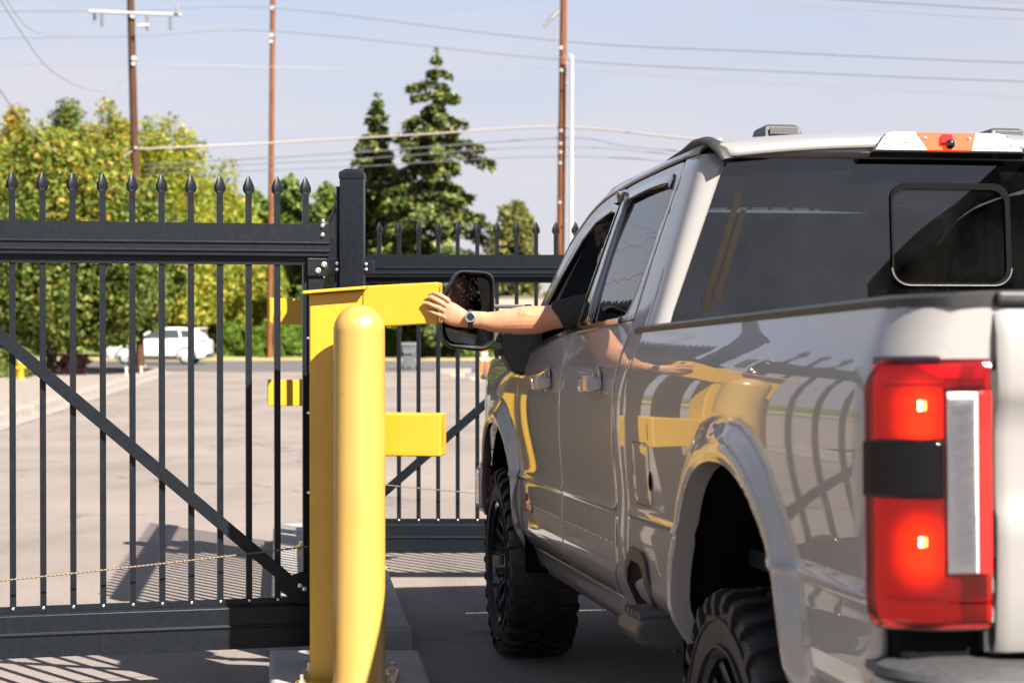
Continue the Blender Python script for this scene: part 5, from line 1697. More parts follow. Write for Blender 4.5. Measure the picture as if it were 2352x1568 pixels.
# wristwatch and ring
wc_ = W(1080.5, 728, 7.306)
wn = Vector((.06, -1, .22)).normalized()
watch = thing('wristwatch', 'round dark faced wristwatch with ticked bezel on the driver\'s wrist', 'watch', wc_, wn.to_track_quat('Z', 'Y').to_euler())
M['steel'] = mat('watch_steel', (.55, .53, .50), .25, 1.0)
M['face'] = mat('watch_face', (.008, .009, .012), .12, coat=.6)
M['strap'] = mat('watch_strap', (.012, .012, .013), .6)
mb = MB(); mb.lathe([(.0005, -.007), (.020, -.007), (.0228, -.004), (.0228, .002), (.0215, .0042), (.0180, .0052), (.0165, .0040), (.0005, .0040)], 40); mb.obj('watch_case', M['steel'], watch, smooth=35)
mb = MB(); mb.lathe([(.0152, .0046), (.0005, .0046)], 32); mb.obj('watch_face', M['face'], watch)
mb = MB(); mb.lathe([(.0158, .0049), (.0208, .0049), (.0208, .0046), (.0158, .0046)], 36); mb.obj('bezel', mat('bezel_blue', (.10, .16, .30), .3, .4), watch, smooth=40)
for k in range(12):
    a = 2 * math.pi * k / 12
    mb = MB(); mb.box((.0183 * math.cos(a), .0183 * math.sin(a), .0052), (.0034, .0012, .0006), Matrix.Rotation(a, 3, 'Z')); mb.obj('bezel_tick', mat('tick_red', (.5, .08, .06), .4) if k % 3 == 0 else M['whitepl'], watch)
mb = MB(); mb.box((.0242, .002, 0), (.004, .005, .005)); mb.obj('crown', M['steel'], watch, bevel=.001)
mb = MB()
rings = []
wq = watch.rotation_euler.to_matrix().inverted()
for k in range(40):
    a = 2 * math.pi * k / 40
    c = W(1080.5, 733.5, 7.338)
    p = c + Vector((0, -.0262 * math.cos(a), .0365 * math.sin(a)))
    nn = Vector((0, -math.cos(a) / .026, math.sin(a) / .036)).normalized()
    rings.append([wq @ (q - wc_) for q in (p + Vector((-.0095, 0, 0)), p + Vector((.0095, 0, 0)), p + Vector((.0095, 0, 0)) + nn * .0025, p + Vector((-.0095, 0, 0)) + nn * .0025)])
mb.loft(rings, True, False, wrap=True); mb.obj('strap', M['strap'], watch)
for sx_ in (-.0012,):
    mb = MB()
    rings = [[q + (wq @ Vector((0, 0, 0))) for q in (r_[3] * .5 + r_[2] * .5 + (r_[2] - r_[3]) * .06, r_[3] * .5 + r_[2] * .5 - (r_[2] - r_[3]) * .06, (r_[3] * .5 + r_[2] * .5 - (r_[2] - r_[3]) * .06) + (r_[3] - r_[0]) * .2, (r_[3] * .5 + r_[2] * .5 + (r_[2] - r_[3]) * .06) + (r_[3] - r_[0]) * .2)] for r_ in rings]
    mb.loft(rings, True, False, wrap=True); mb.obj('strap_stitch', M['chain'], watch)
rp_, rq_ = W(1016.5, 711.5, 7.350), W(1004, 706, 7.354)
ring_o = tag(MB().lathe([(.0102, -.0022), (.0113, -.0018), (.0113, .0018), (.0102, .0022), (.0096, 0), (.0102, -.0022)], 28).obj('finger_ring', mat('gold', (.80, .52, .20), .2, 1.0), None, smooth=40), 'gold ring on the ring finger of the hand touching the yellow arm', 'ring')
ring_o.location = rp_.lerp(rq_, .45)
ring_o.rotation_euler = (rq_ - rp_).to_track_quat('Z', 'Y').to_euler()

# ------------------------------------------------------------------ trees, shrubs, hedges
class Leaves:
    """many small leaf-shaped faces"""
    def __init__(s): s.v, s.f = [], []
    def leaf(s, p, size, nrm=None, asp=1.7):
        a = Vector((random.gauss(0, 1), random.gauss(0, 1), random.gauss(0, 1)))
        if nrm is not None: a = a * .6 + nrm
        a.normalize()
        b = a.orthogonal(); b.rotate(Quaternion(a, random.uniform(0, 6.283)))
        c = a.cross(b)
        n = len(s.v)
        h = size * asp / 2; w_ = size / 2
        s.v += [tuple(p - b * h), tuple(p + c * w_ + a * (size * .12)), tuple(p + b * h), tuple(p - c * w_ + a * (size * .12))]
        s.f += [(n, n + 1, n + 2), (n, n + 2, n + 3)]
    def obj(s, name, m, parent):
        me = bpy.data.meshes.new(name)
        me.from_pydata(s.v, [], s.f)
        me.materials.append(M[m])
        o = bpy.data.objects.new(name, me); col.objects.link(o); o.parent = parent
        return o

def gpt(u, D):
    X = (u - 1176) / FPX * D
    return Vector((X, D, Zg(X, D)))

def broadleaf(name, label, u, D, h, rx, crown0, mats, n, leaf, trunk=.16, blobs=26, spread=1.0, upright=.35, seed=1, shape='round', group=None, cat='tree'):
    """tapered trunk with limbs, leaves gathered in clumps round the ends of the limbs"""
    random.seed(seed)
    base = gpt(u, D)
    t = thing(name, label, cat, base, group=group)
    tb = MB()
    top = h * .8
    lean = Vector((random.uniform(-.03, .03), random.uniform(-.03, .03), 0)) * h
    stem = [Vector((0, 0, -.1)) + lean * (k / 6) ** 2 + Vector((0, 0, top * k / 6)) for k in range(7)]
    tb.tube(stem, [trunk * (1 - .85 * k / 6) for k in range(7)], 9)
    cl = []
    for i in range(blobs):
        q = (i + .5) / blobs
        z = crown0 + (h - crown0) * (q ** .8)
        if shape == 'round':
            prof = math.sin(math.pi * min(1, max(.12, (z - crown0) / (h - crown0) * .86 + .12))) ** .65
        elif shape == 'column':
            prof = (1 - ((z - crown0) / (h - crown0)) ** 2.2) ** .6 * (.55 + .45 * sstep(0, .3, (z - crown0) / (h - crown0)))
        else:
            prof = 1 - .75 * (z - crown0) / (h - crown0)
        a = i * 2.399 + random.uniform(-.4, .4)
        rr = rx * prof * random.uniform(.35, .95) * spread
        p = Vector((rr * math.cos(a), rr * math.sin(a), min(z, h * .96)))
        s0 = stem[min(6, max(1, int(z / top * 5)))].copy()
        s0.z = min(s0.z, z * .85)
        tb.tube([s0, s0.lerp(p, .55) + Vector((0, 0, .05 * h * upright)), p], [trunk * .32, trunk * .2, trunk * .06], 5)
        cl.append((p, random.uniform(.7, 1.25) * rx * .34))
    tb.obj('trunk', M['bark'], t, smooth=60)
    parts = {}
    per = n // blobs
    for ci, (p, r) in enumerate(cl):
        pick = lambda: parts.setdefault(mats(p.z / h) if callable(mats) else mats, Leaves())
        for k in range(per):
            d = Vector((random.gauss(0, 1), random.gauss(0, 1), random.gauss(0, 1) * (1 + upright)))
            d.normalize()
            rad = r * random.random() ** .45
            q = p + Vector((d.x * rad, d.y * rad, d.z * rad * (1 + upright * 1.4)))
            if q.z < crown0 * .75: q.z = crown0 * .75 + random.random() * .4
            pick().leaf(q, leaf * random.uniform(.6, 1.3), d * .5 + Vector((0, 0, .3)))
        # a leading shoot or two sticking out of the clump
        if upright > .3:
            for sh_ in range(2):
                b = p + Vector((random.uniform(-.5, .5), random.uniform(-.5, .5), .5)) * r
                for k in range(per // 9):
                    f_ = random.random()
                    pick().leaf(b + Vector((random.gauss(0, .10), random.gauss(0, .10), f_ * r * 1.5 * upright + r * .2)) * 1.0, leaf * random.uniform(.5, 1.0))
    for k, Lf in parts.items():
        Lf.obj('crown', k, t)
    return t

def conifer(name, label, u, D, h, rbase, n_whorl, mat_, seed, crown0=.08, droop=.35, leaf=.16, dens=1.0, trunk=.22, gaps=.12, prof=lambda q: (1 - q) ** .8):
    random.seed(seed)
    base = gpt(u, D)
    t = thing(name, label, 'tree', base)
    tb = MB()
    tb.tube([(0, 0, -.1), (0.05, 0, h * .3), (0, .05, h * .65), (0, 0, h * .985)], [trunk, trunk * .75, trunk * .4, .02], 9)
    Lf = Leaves()
    for w_ in range(n_whorl):
        q = w_ / n_whorl
        z0 = h * (crown0 + (1 - crown0) * q)
        nb = random.randint(5, 8) if q < .85 else 5
        off = random.uniform(0, 6.28)
        for b in range(nb):
            if random.random() < gaps: continue
            a = off + 6.283 * b / nb + random.uniform(-.3, .3)
            ln = max(.25, rbase * prof(q) * random.uniform(.45, 1.22))
            d = Vector((math.cos(a), math.sin(a), 0))
            pts_ = []
            for k in range(7):
                f_ = k / 6
                pts_.append(Vector((0, 0, z0)) + d * (ln * f_) + Vector((0, 0, ln * (.10 * f_ - droop * f_ * f_ + .22 * droop * f_ ** 4 * 1.6))))
            tb.tube([pts_[0], pts_[3], pts_[6]], [trunk * .16 * (1 - q * .7), trunk * .1 * (1 - q * .7), .008], 4)
            ntw = int(26 * ln * dens) + 8
            sd_ = Vector((-d.y, d.x, 0))
            for m_ in range(ntw):
                f_ = random.random() ** .7
                i_ = min(5, int(f_ * 6)); p = pts_[i_].lerp(pts_[i_ + 1], f_ * 6 - i_)
                wd = .20 * ln * (1 - f_ * .65) * random.uniform(-1, 1) + random.gauss(0, .04)
                hang = random.random() ** 1.6 * .30 * (ln ** .5)
                p = p + sd_ * wd + Vector((0, 0, -hang + .03))
                for r_ in range(2):
                    Lf.leaf(p + Vector((random.gauss(0, .05), random.gauss(0, .05), random.gauss(0, .05))), leaf * random.uniform(.6, 1.25), Vector((0, 0, 1)) + d * .4, 2.2)
    for k in range(30):
        Lf.leaf(Vector((random.gauss(0, .07), random.gauss(0, .07), h * (.95 + .055 * random.random()))), leaf * .8)
    tb.obj('trunk', M['bark'], t, smooth=60)
    Lf.obj('crown', mat_, t)
    return t

def hedge(name, label, u0, u1, D, h, dep, m, n, leaf, seed, wob=.15, cat='hedge'):
    random.seed(seed)
    a, b = gpt(u0, D), gpt(u1, D)
    t = thing(name, label, cat, (a + b) / 2)
    ln = (b - a).length
    Lf = Leaves()
    st = MB()
    for k in range(int(ln / 1.5) + 2):
        x = -ln / 2 + ln * (k + .5) / (int(ln / 1.5) + 2)
        st.tube([(x, 0, -.05), (x + random.uniform(-.1, .1), 0, h * .5), (x + random.uniform(-.25, .25), 0, h * .8)], [.05, .035, .01], 5)
    for k in range(n):
        x = random.uniform(-ln / 2, ln / 2)
        hh = h * (1 + wob * math.sin(x * 1.7 + seed) + wob * .6 * math.sin(x * 4.1))
        # mostly on the surface of the mass
        if random.random() < .55:
            y, z = -dep / 2 * (1 - .25 * random.random()), hh * random.random() ** .8
            nrm = Vector((0, -1, .5))
        else:
            y, z = random.uniform(-dep / 2, dep / 2), hh * (1 - .12 * random.random())
            nrm = Vector((0, -.3, 1))
        e_ = max(0, abs(x) - (ln / 2 - h * .4)) / (h * .4)
        z *= (1 - .35 * e_ * e_)
        bulge = .18 * math.sin(x * 2.3 + z * 3)
        Lf.leaf(Vector((x + random.gauss(0, .05), y * (1.12 - .25 * (z / hh) ** 3) + bulge, z)), leaf * random.uniform(.6, 1.3), nrm)
    st.obj('stems', M['bark'], t)
    Lf.obj('foliage', m, t)
    return t

mixg = lambda q: 'leaf_green' if q < .70 or random.random() < .4 else 'leaf_gold'
mixo = lambda q: random.choice(('leaf_orange', 'leaf_orange', 'leaf_gold', 'leaf_gold', 'leaf_lime')) if q > .68 else random.choice(('leaf_gold', 'leaf_lime', 'leaf_green', 'leaf_green'))
mixl = lambda q: 'leaf_lime' if random.random() < .85 else 'leaf_gold'
broadleaf('maple_tree', 'round dense green tree with dark trunk in the gravel bed beside the maroon shrub', 118, 63, 7.2, 3.7, 1.35, mixg, 62000, .095, .22, 50, 1.0, .35, 3, 'round')
broadleaf('maple_tree', 'green tree with pale trunk behind the gate at the left border', 62, 74, 7.8, 3.2, 2.2, mixg, 24000, .12, .20, 28, 1.0, .35, 5, 'round')
broadleaf('maple_tree', 'green tree with low branches in front of the white car', 300, 66, 6.0, 2.1, 2.0, mixg, 24000, .095, .10, 28, 1.0, .25, 8, 'round')
broadleaf('poplar_tree', 'tall tree with orange tipped upright shoots at the left border', 40, 108, 11.2, 3.2, 3.0, mixo, 34000, .13, .3, 38, 1.05, 1.5, 11, 'column')
broadleaf('poplar_tree', 'tall dark green tree left of the dark power pole', 165, 112, 11.8, 3.4, 3.0, lambda q: 'leaf_green' if random.random() < .8 else 'leaf_cedar', 34000, .13, .3, 38, 1.05, 1.5, 12, 'column')
broadleaf('poplar_tree', 'tall golden tree just behind the dark power pole', 262, 108, 11.3, 3.3, 3.0, lambda q: mixo(q) if q < .75 else 'leaf_gold', 32000, .13, .3, 36, 1.05, 1.5, 13, 'column')
broadleaf('poplar_tree', 'loose lime green tree right of the dark power pole', 378, 104, 10.0, 4.0, 2.6, mixl, 34000, .13, .28, 40, 1.1, 1.1, 14, 'round')
broadleaf('shade_tree', 'thin lime green tree between the dark pole and the slim red pole', 512, 118, 9.0, 4.2, 1.8, mixl, 20000, .16, .25, 24, 1.0, .4, 15, 'round')
broadleaf('shade_tree', 'leafy lime green tree low behind the white car', 470, 112, 7.2, 3.0, 3.4, mixl, 12000, .16, .2, 20, 1.0, .3, 16, 'round')
conifer('cedar_tree', 'broad pale cedar left of the slim red pole', 588, 128, 11.2, 4.2, 26, 'leaf_cedar', 21, .05, .25, .26, .8, .25, .05, lambda q: (1 - q) ** .6)
conifer('cedar_tree', 'broad pale cedar right of the slim red pole', 668, 126, 12.0, 4.6, 28, 'leaf_cedar', 22, .05, .25, .26, .8, .25, .05, lambda q: (1 - q) ** .6)
conifer('cedar_tree', 'bushy cedar behind the tall black gate post', 752, 124, 11.4, 4.0, 26, 'leaf_cedar', 23, .05, .25, .25, .8, .25, .05, lambda q: (1 - q) ** .6)
conifer('spruce_tree', 'tallest tree, a dark spruce with drooping branches rising above the gate', 1003, 104, 17.3, 5.0, 25, 'needle', 31, .10, .48, .16, 2.0, .30, .26, lambda q: (.14 + .86 * (1 - q) ** .85) * (1 - .75 * sstep(.86, 1, q)) * (1 + .18 * math.sin(q * 31)))
conifer('spruce_tree', 'slender spruce left of the tallest spruce', 866, 108, 15.3, 4.4, 30, 'needle', 32, .06, .40, .16, 1.7, .24, .16, lambda q: (1 - q) ** 1.05 + .05)
broadleaf('shade_tree', 'small pale tree seen between the tallest spruce and the wooden pole', 1186, 128, 9.4, 2.2, 2.4, 'leaf_pale', 9000, .20, .22, 20, 1.0, .5, 41, 'column')
hedge('boxwood_hedge', 'bright green hedge behind the slim red pole', 512, 760, 106, 1.75, 2.0, 'leaf_hedge', 11000, .17, 51)
hedge('boxwood_hedge', 'bright green hedge behind the grey wheeled bin', 850, 1190, 106, 1.7, 2.2, 'leaf_hedge', 12000, .17, 52)
hedge('shrub_row', 'olive shrubs above the tan wall beyond the mirror', 1060, 1330, 131, 4.0, 2.2, 'leaf_pale', 7000, .22, 53, .10, 'shrub')
hedge('shrub_row', 'dark shrubs under the trees behind the white car', -30, 470, 122, 3.4, 2.5, 'leaf_cedar', 9000, .26, 54, .10, 'shrub')
hedge('shrub_row', 'dark shrubs in the shade under the cedars', 560, 860, 121, 3.0, 2.5, 'leaf_cedar', 6500, .26, 55, .10, 'shrub')
hedge('shrub', 'dark maroon rounded shrub beside the tree trunk in the gravel bed', 143, 196, 62, .72, .8, 'leaf_red', 2200, .10, 56, .05, 'shrub')
hedge('shrub', 'low green shrub behind the yellow hydrant', -22, 72, 59, .85, .9, 'leaf_green', 2400, .11, 57, .1, 'shrub')
hedge('grass_tuft', 'tuft of long grass at the foot of the slim red pole', 607, 652, 103.5, .55, .6, 'leaf_hedge', 700, .10, 58, .1, 'grass')

# ------------------------------------------------------------------ utility poles and wires
def pole(label, u0, v0, u1, v1, D, r0, r1, m, fittings):
    """v0 lies on the ground, v1 at the top"""
    b = W(u0, v0, D); b.z = Zg(b.x, b.y)
    tp = W(u1, v1, D)
    p = thing('utility_pole', label, 'pole', b)
    mb = MB()
    d = tp - b
    mb.tube([d * k for k in (-.005, .25, .5, .75, 1.0)], [lerp(r0, r1, k) for k in (0, .25, .5, .75, 1)], 14)
    mb.obj('shaft', M[m], p, smooth=60)
    for (u, v, r) in fittings:
        q = W(u, v, D - r0 * 1.02) - b
        mb = MB(); mb.lathe([(.001, -.04), (r, -.04), (r, .03), (r * .5, .06), (.001, .06)], 12, q, 'Y'); mb.obj('bolt_plate', M['galv'], p, smooth=40)
    return p, b
p1, b1_ = pole('dark brown power pole with a white crossarm in front of the left trees', 322, 838, 300, -60, 66, .165, .125, 'wood_dark', [(309, 135, .09), (308, 148, .07), (306, 38, .09), (313, 340, .05)])
mb = MB(); a_, c_ = W(205, 28, 65.8) - b1_, W(418, 36, 65.8) - b1_
mb.tube([a_, c_], .055, 8); mb.obj('crossarm', M['galv'], p1)
def insulator(par, b, u, v, D, ln, m='galv', dirv=(0, 0, -1)):
    q = W(u, v, D) - b
    mb = MB()
    prof = []
    for k in range(6):
        prof += [(.028, ln * k / 6), (.055, ln * (k + .35) / 6), (.028, ln * (k + .7) / 6)]
    rings = []
    dv = Vector(dirv).normalized()
    o_ = dv.orthogonal(); o2 = dv.cross(o_)
    for r, h in prof:
        rings.append([q + dv * h + o_ * (r * math.cos(t_)) + o2 * (r * math.sin(t_)) for t_ in linspace(0, 2 * math.pi * 7 / 8, 8)])
    mb.loft(rings); return mb.obj('insulator', M[m], par, smooth=60)
for u, v, ln, m_ in ((219, 32, .25, 'wire'), (236, 32, .48, 'wire'), (340, 38, .55, 'wire'), (393, 38, .52, 'wire'), (408, 34, -.35, 'galv')):
    insulator(p1, b1_, u, v, 65.7, ln, m_)
insulator(p1, b1_, 318, 61, 65.6, .42, 'galv', (1, -.2, .05))
p2, b2_ = pole('slim red brown pole behind the hedge, farther than the others', 619, 812, 628, -40, 103, .165, .14, 'wood', [(627, 20, .12), (625, 82, .12), (624, 96, .10)])
p3, b3_ = pole('red brown wooden pole right of the spruce with a white conduit beside it', 1284, 845, 1295, -50, 66, .155, .125, 'wood', [(1289, 111, .06), (1290, 162, .06), (1289, 301, .05), (1288, 330, .05), (1288, 350, .05), (1287, 375, .05), (1286, 465, .05)])
for k in range(4):
    insulator(p3, b3_, 1284 - k * 5, 26 + k * 5, 65.7, .50, 'galv', (-.5, -.2, -.55))
cdt = thing('conduit_pipe', 'thin white conduit pipe standing right of the wooden pole', 'pipe', gpt(1311, 65.6))
tp = W(1313, 135, 65.6) - cdt.location
mb = MB(); mb.tube([(0, 0, -.05), tp], .062, 10); mb.tube([tp, tp + Vector((0, 0, .06)), tp + Vector((-.10, 0, .14))], [.062, .055, .02], 10); mb.obj('pipe', M['galv'], cdt, smooth=60)
for v in (145, 190, 505):
    q = W(1305, v, 65.65) - cdt.location
    mb = MB(); mb.box(q, (.16, .03, .05)); mb.obj('standoff_bracket', M['zinc'], cdt)
mb = MB(); q = W(1302, 128, 65.6) - cdt.location
mb.tube([tp + Vector((-.10, 0, .14)), q, W(1278, 140, 65.6) - cdt.location, W(1272, 95, 65.6) - cdt.location, W(1276, 60, 65.6) - cdt.location], .018, 6); mb.obj('lead_cable', M['wire'], cdt)

def wire(label, pts_, r=.022, m='wire', n=24):
    """pts_: (u, v, D) support or sag points joined by a smooth curve"""
    P = [W(*p) for p in pts_]
    out_ = []
    k = len(P)
    for i in range(k - 1):
        p0, p1_, p2_, p3_ = P[max(i - 1, 0)], P[i], P[i + 1], P[min(i + 2, k - 1)]
        for j in range(n):
            t = j / n
            out_.append(.5 * ((2 * p1_) + (p2_ - p0) * t + (2 * p0 - 5 * p1_ + 4 * p2_ - p3_) * t * t + (3 * p1_ - p0 - 3 * p2_ + p3_) * t ** 3))
    out_.append(P[-1])
    mb = MB(); mb.tube(out_, r, 5)
    return tag(mb.obj('power_line', M[m], None, smooth=180), label, 'wire', 'overhead lines')
wire('highest line, crossing the picture through the top of the slim pole', [(-120, 29, 104), (300, 26, 103), (627, 20, 102.8), (1280, 95, 95), (1800, 122, 88), (2500, 150, 80), (4600, 200, 60)], 0.0263)
wire('second line, just below the highest, through the slim pole', [(-120, 91, 104), (300, 85, 103), (625, 73, 102.8), (1290, 139, 95), (1800, 166, 88), (2500, 193, 80), (4600, 250, 60)], 0.0240)
wire('faint pale line passing behind the tip of the tallest spruce', [(-120, 152, 70), (308, 148, 66), (800, 158, 68), (1283, 160, 66), (1700, 188, 62), (2500, 232, 56), (4600, 330, 42)], 0.0090, 'cable')
wire('thick pale cable across the middle of the spruce', [(-120, 354, 70), (140, 349, 68), (312, 343, 66), (622, 329, 67), (960, 310, 66.6), (1284, 293, 66), (1620, 323, 64), (2400, 395, 60), (4600, 540, 48)], 0.0338, 'cable')
wire('cable below the thick pale one with a small splice box', [(330, 379, 72), (800, 352, 69), (1284, 318, 66), (1440, 336, 65), (1700, 362, 64), (2400, 425, 60), (4600, 560, 48)], 0.0195)
wire('thin cable, second from the bottom of the bundle', [(330, 389, 72), (800, 367, 69), (1284, 338, 66), (1700, 372, 64), (2400, 440, 60), (4600, 575, 48)], 0.0150)
wire('lowest thin cable of the bundle', [(330, 402, 72), (800, 384, 69), (1284, 360, 66), (1700, 385, 64), (2400, 452, 60), (4600, 585, 48)], 0.0150)
wire('drooping cable curving down over the left trees to the dark pole', [(-60, 110, 52), (0, 205, 55), (60, 287, 58), (125, 346, 61), (205, 379, 63), (262, 372, 65), (310, 343, 66)], 0.0225, 'cable')
wire('loose cable falling from the upper left corner', [(-10, -20, 55), (40, 60, 58), (110, 155, 61), (185, 200, 64), (245, 209, 65.5), (300, 175, 66)], 0.0135)
wire('short loop of cable under the white crossarm', [(10, -10, 58), (60, 60, 61), (120, 84, 63), (170, 78, 65), (219, 50, 65.8)], 0.0105)
wire('dark line leaving the upper right corner', [(1740, -12, 80), (2050, 8, 76), (2500, 32, 70), (4600, 120, 50)], 0.0225)
wire('pale line below the upper right corner', [(1560, -14, 78), (2000, 26, 74), (2500, 52, 68), (4600, 140, 50)], 0.0120, 'cable')
wire('pale line crossing the very corner at the upper right', [(2150, -12, 76), (2500, 17, 70), (4600, 110, 50)], 0.0120, 'cable')

# ------------------------------------------------------------------ street things: car, bin, barricade, hydrant, kerb blocks, house, wall
def suv(label, u, D):
    base = gpt(u, D); base.z += .02
    c = thing('parked_car', label, 'car', base)
    # x: nose at -2.3, tail at +2.3; y across; z up
    def body_ring(x, zb, zs, ws, roof=None):
        return [(x, -ws * .94, zb), (x, -ws, zb + .18), (x, -ws, zs - .12), (x, -ws * .93, zs), (x, ws * .93, zs), (x, ws, zs - .12), (x, ws, zb + .18), (x, ws * .94, zb)]
    mb = MB()
    st = [(-2.30, .42, .72, .62), (-2.26, .34, .86, .78), (-2.10, .28, .96, .87), (-1.75, .26, 1.02, .91), (-1.2, .26, 1.06, .925), (-.9, .26, 1.08, .925), (0, .26, 1.10, .925), (1.0, .27, 1.12, .925), (1.7, .28, 1.14, .915), (2.05, .32, 1.13, .88), (2.22, .40, 1.08, .82), (2.28, .50, .98, .74)]
    mb.loft([body_ring(*s_) for s_ in st]); mb.obj('lower_body', M['carwhite'], c, smooth=40)
    mb = MB()
    gh = [(-1.12, 1.07, .80, 1.075), (-.30, 1.10, .80, 1.56), (.10, 1.11, .80, 1.655), (.9, 1.12, .80, 1.665), (1.55, 1.13, .79, 1.62), (1.80, 1.13, .77, 1.56), (2.12, 1.12, .74, 1.13)]
    mb.loft([[(x, -w_, z0), (x, -w_ * .80 - (.0 if z1 - z0 > .3 else .12), z1 - .04), (x, -w_ * .70, z1), (x, w_ * .70, z1), (x, w_ * .80, z1 - .04), (x, w_, z0)] for x, z0, w_, z1 in gh])
    mb.obj('cabin', M['carwhite'], c, smooth=40)
    for s_ in (-1, 1):
        def pane(name, pts_, m='carglass', off=.012):
            mb = MB()
            def pt(x, z):
                k = max(0, (z - 1.10) / .50)
                return Vector((x, s_ * (lerp(.80, .655, k) + off), z))
            mb.add([pt(*p) for p in pts_], [tuple(range(len(pts_)))]); return mb.obj(name, M[m], c)
        pane('side_window', [(-.82, 1.16), (-.18, 1.50), (.12, 1.55), (.12, 1.16)])
        pane('side_window', [(.18, 1.16), (.18, 1.56), (.92, 1.56), (1.02, 1.17)])
        pane('side_window', [(1.10, 1.19), (1.02, 1.55), (1.42, 1.52), (1.62, 1.34), (1.50, 1.22)])
        for xw in (-1.36, 1.33):
            w_ = bpy.data.objects.new('wheel', None); col.objects.link(w_); w_.parent = c; w_.location = (xw, s_ * .80, .35)
            mb = MB(); mb.lathe([(.22, -.11), (.33, -.11), (.35, -.07), (.35, .07), (.33, .11), (.22, .11)], 28, axis='Y'); mb.obj('tyre', M['rubber'], w_, smooth=40)
            mb = MB()
            mb.lathe([(.001, s_ * .06), (.22, s_ * .085), (.24, s_ * .11), (.245, s_ * .08), (.22, s_ * .02)], 28, axis='Y'); mb.obj('rim', M['alloy'], w_, smooth=40)
            for k in range(5):
                a = 6.283 * k / 5
                mb = MB(); mb.box((.13 * math.cos(a + .63), s_ * .088, .13 * math.sin(a + .63)), (.10, .012, .05), Matrix.Rotation(-a - .63, 3, 'Y')); mb.obj('spoke_gap', M['carblack'], w_)
            mb = MB(); rings = []
            for a in linspace(-.12, math.pi + .12, 17):
                rings.append([(xw + r_ * math.cos(a), s_ * yy, .35 + r_ * math.sin(a)) for r_, yy in ((.385, .935), (.46, .937), (.46, .90), (.385, .80))])
            mb.loft(rings); mb.obj('arch_cladding', M['carblack'], c, smooth=40)
        mb = MB(); mb.box((0, s_ * .915, .33), (1.9, .05, .16)); mb.obj('sill_cladding', M['carblack'], c, bevel=.02)
        mb = MB(); mb.prism([(1.72, .98), (2.20, 1.04), (2.22, 1.12), (2.02, 1.12)], (0, s_ * .80, 0), (1, 0, 0), (0, 0, 1), (0, s_, 0), .10); mb.obj('tail_lamp', M['redlens'], c, bevel=.01)
        mb = MB(); mb.prism([(-2.24, .80), (-1.75, .93), (-1.80, .98), (-2.20, .90)], (0, s_ * .80, 0), (1, 0, 0), (0, 0, 1), (0, s_, 0), .10); mb.obj('head_lamp', M['carglass'], c, bevel=.01)
        mb = MB(); mb.box((-.62, s_ * 1.0, 1.14), (.14, .16, .12)); mb.obj('door_mirror', M['carwhite'], c, bevel=.03)
    mb = MB(); mb.box((2.15, 0, .42), (.24, 1.6, .22)); mb.obj('rear_bumper_cladding', M['carblack'], c, bevel=.04)
    mb = MB(); mb.box((-2.16, 0, .36), (.20, 1.5, .16)); mb.obj('front_bumper_cladding', M['carblack'], c, bevel=.04)
    mb = MB(); mb.box((1.92, 0, 1.615), (.30, 1.12, .05)); mb.obj('roof_spoiler', M['carwhite'], c, bevel=.02)
    mb = MB(); mb.box((0, 0, .30), (3.6, 1.6, .16)); mb.obj('underbody', M['dark'], c)
    return c
suv('white compact SUV parked across the street, nose to the left', 368, 83)

bn = thing('wheelie_bin', 'grey wheeled rubbish bin standing at the kerb of the street', 'bin', gpt(940, 71.5))
mb = MB()
mb.loft([[(-w_, -d_, z), (w_, -d_, z), (w_, d_, z), (-w_, d_, z)] for w_, d_, z in ((.22, .24, .05), (.24, .27, .45), (.275, .31, .92))]); mb.obj('tub', M['bin'], bn, bevel=.03)
mb = MB(); mb.box((0, 0, .95), (.58, .66, .05)); mb.obj('rim', M['bin'], bn, bevel=.01)
mb = MB(); mb.prism([(-.36, .0), (.36, .0), (.34, .06), (.0, .10), (-.30, .07)], (-.29, 0, .975), (0, 1, 0), (0, 0, 1), (1, 0, 0), .58); mb.obj('lid', M['bin'], bn, bevel=.015)
mb = MB(); mb.box((0, -.34, .70), (.40, .02, .10)); mb.obj('grab_bar', M['bin'], bn, bevel=.008)
mb = MB(); mb.box((.02, -.262, .16), (.16, .01, .09)); mb.obj('sticker', M['chain'], bn)
for s_ in (-1, 1):
    mb = MB(); mb.lathe([(.03, -.03), (.10, -.03), (.10, .03), (.03, .03)], 16, (s_ * .26, .22, .10), 'X'); mb.obj('wheel', M['rubber'], bn, smooth=40)

bk = thing('barricade', 'orange folding barricade with white bands leaning near the sand patch', 'barricade', gpt(1110, 57))
for xa, xb, y_ in ((-.16, .02, -.06), (.16, .06, .12)):
    mb = MB(); mb.tube([(xa, y_, 0), (xb, 0, .92)], [(.055, .03), (.05, .03)], 8); lg = mb.obj('leg', M['orange'], bk, smooth=40)
    for t0 in (.66, .83):
        p0 = Vector((xa, y_, 0)).lerp(Vector((xb, 0, .92)), t0); p1_ = Vector((xa, y_, 0)).lerp(Vector((xb, 0, .92)), t0 + .10)
        mb = MB(); mb.tube([p0, p1_], [(.060, .034), (.059, .034)], 8); mb.obj('white_band', M['whitepl'], lg, smooth=40)
mb = MB(); mb.sphere((.05, -.06, .10), (.13, .10, .14), 12, 8); mb.obj('sandbag', M['carblack'], bk, smooth=180)

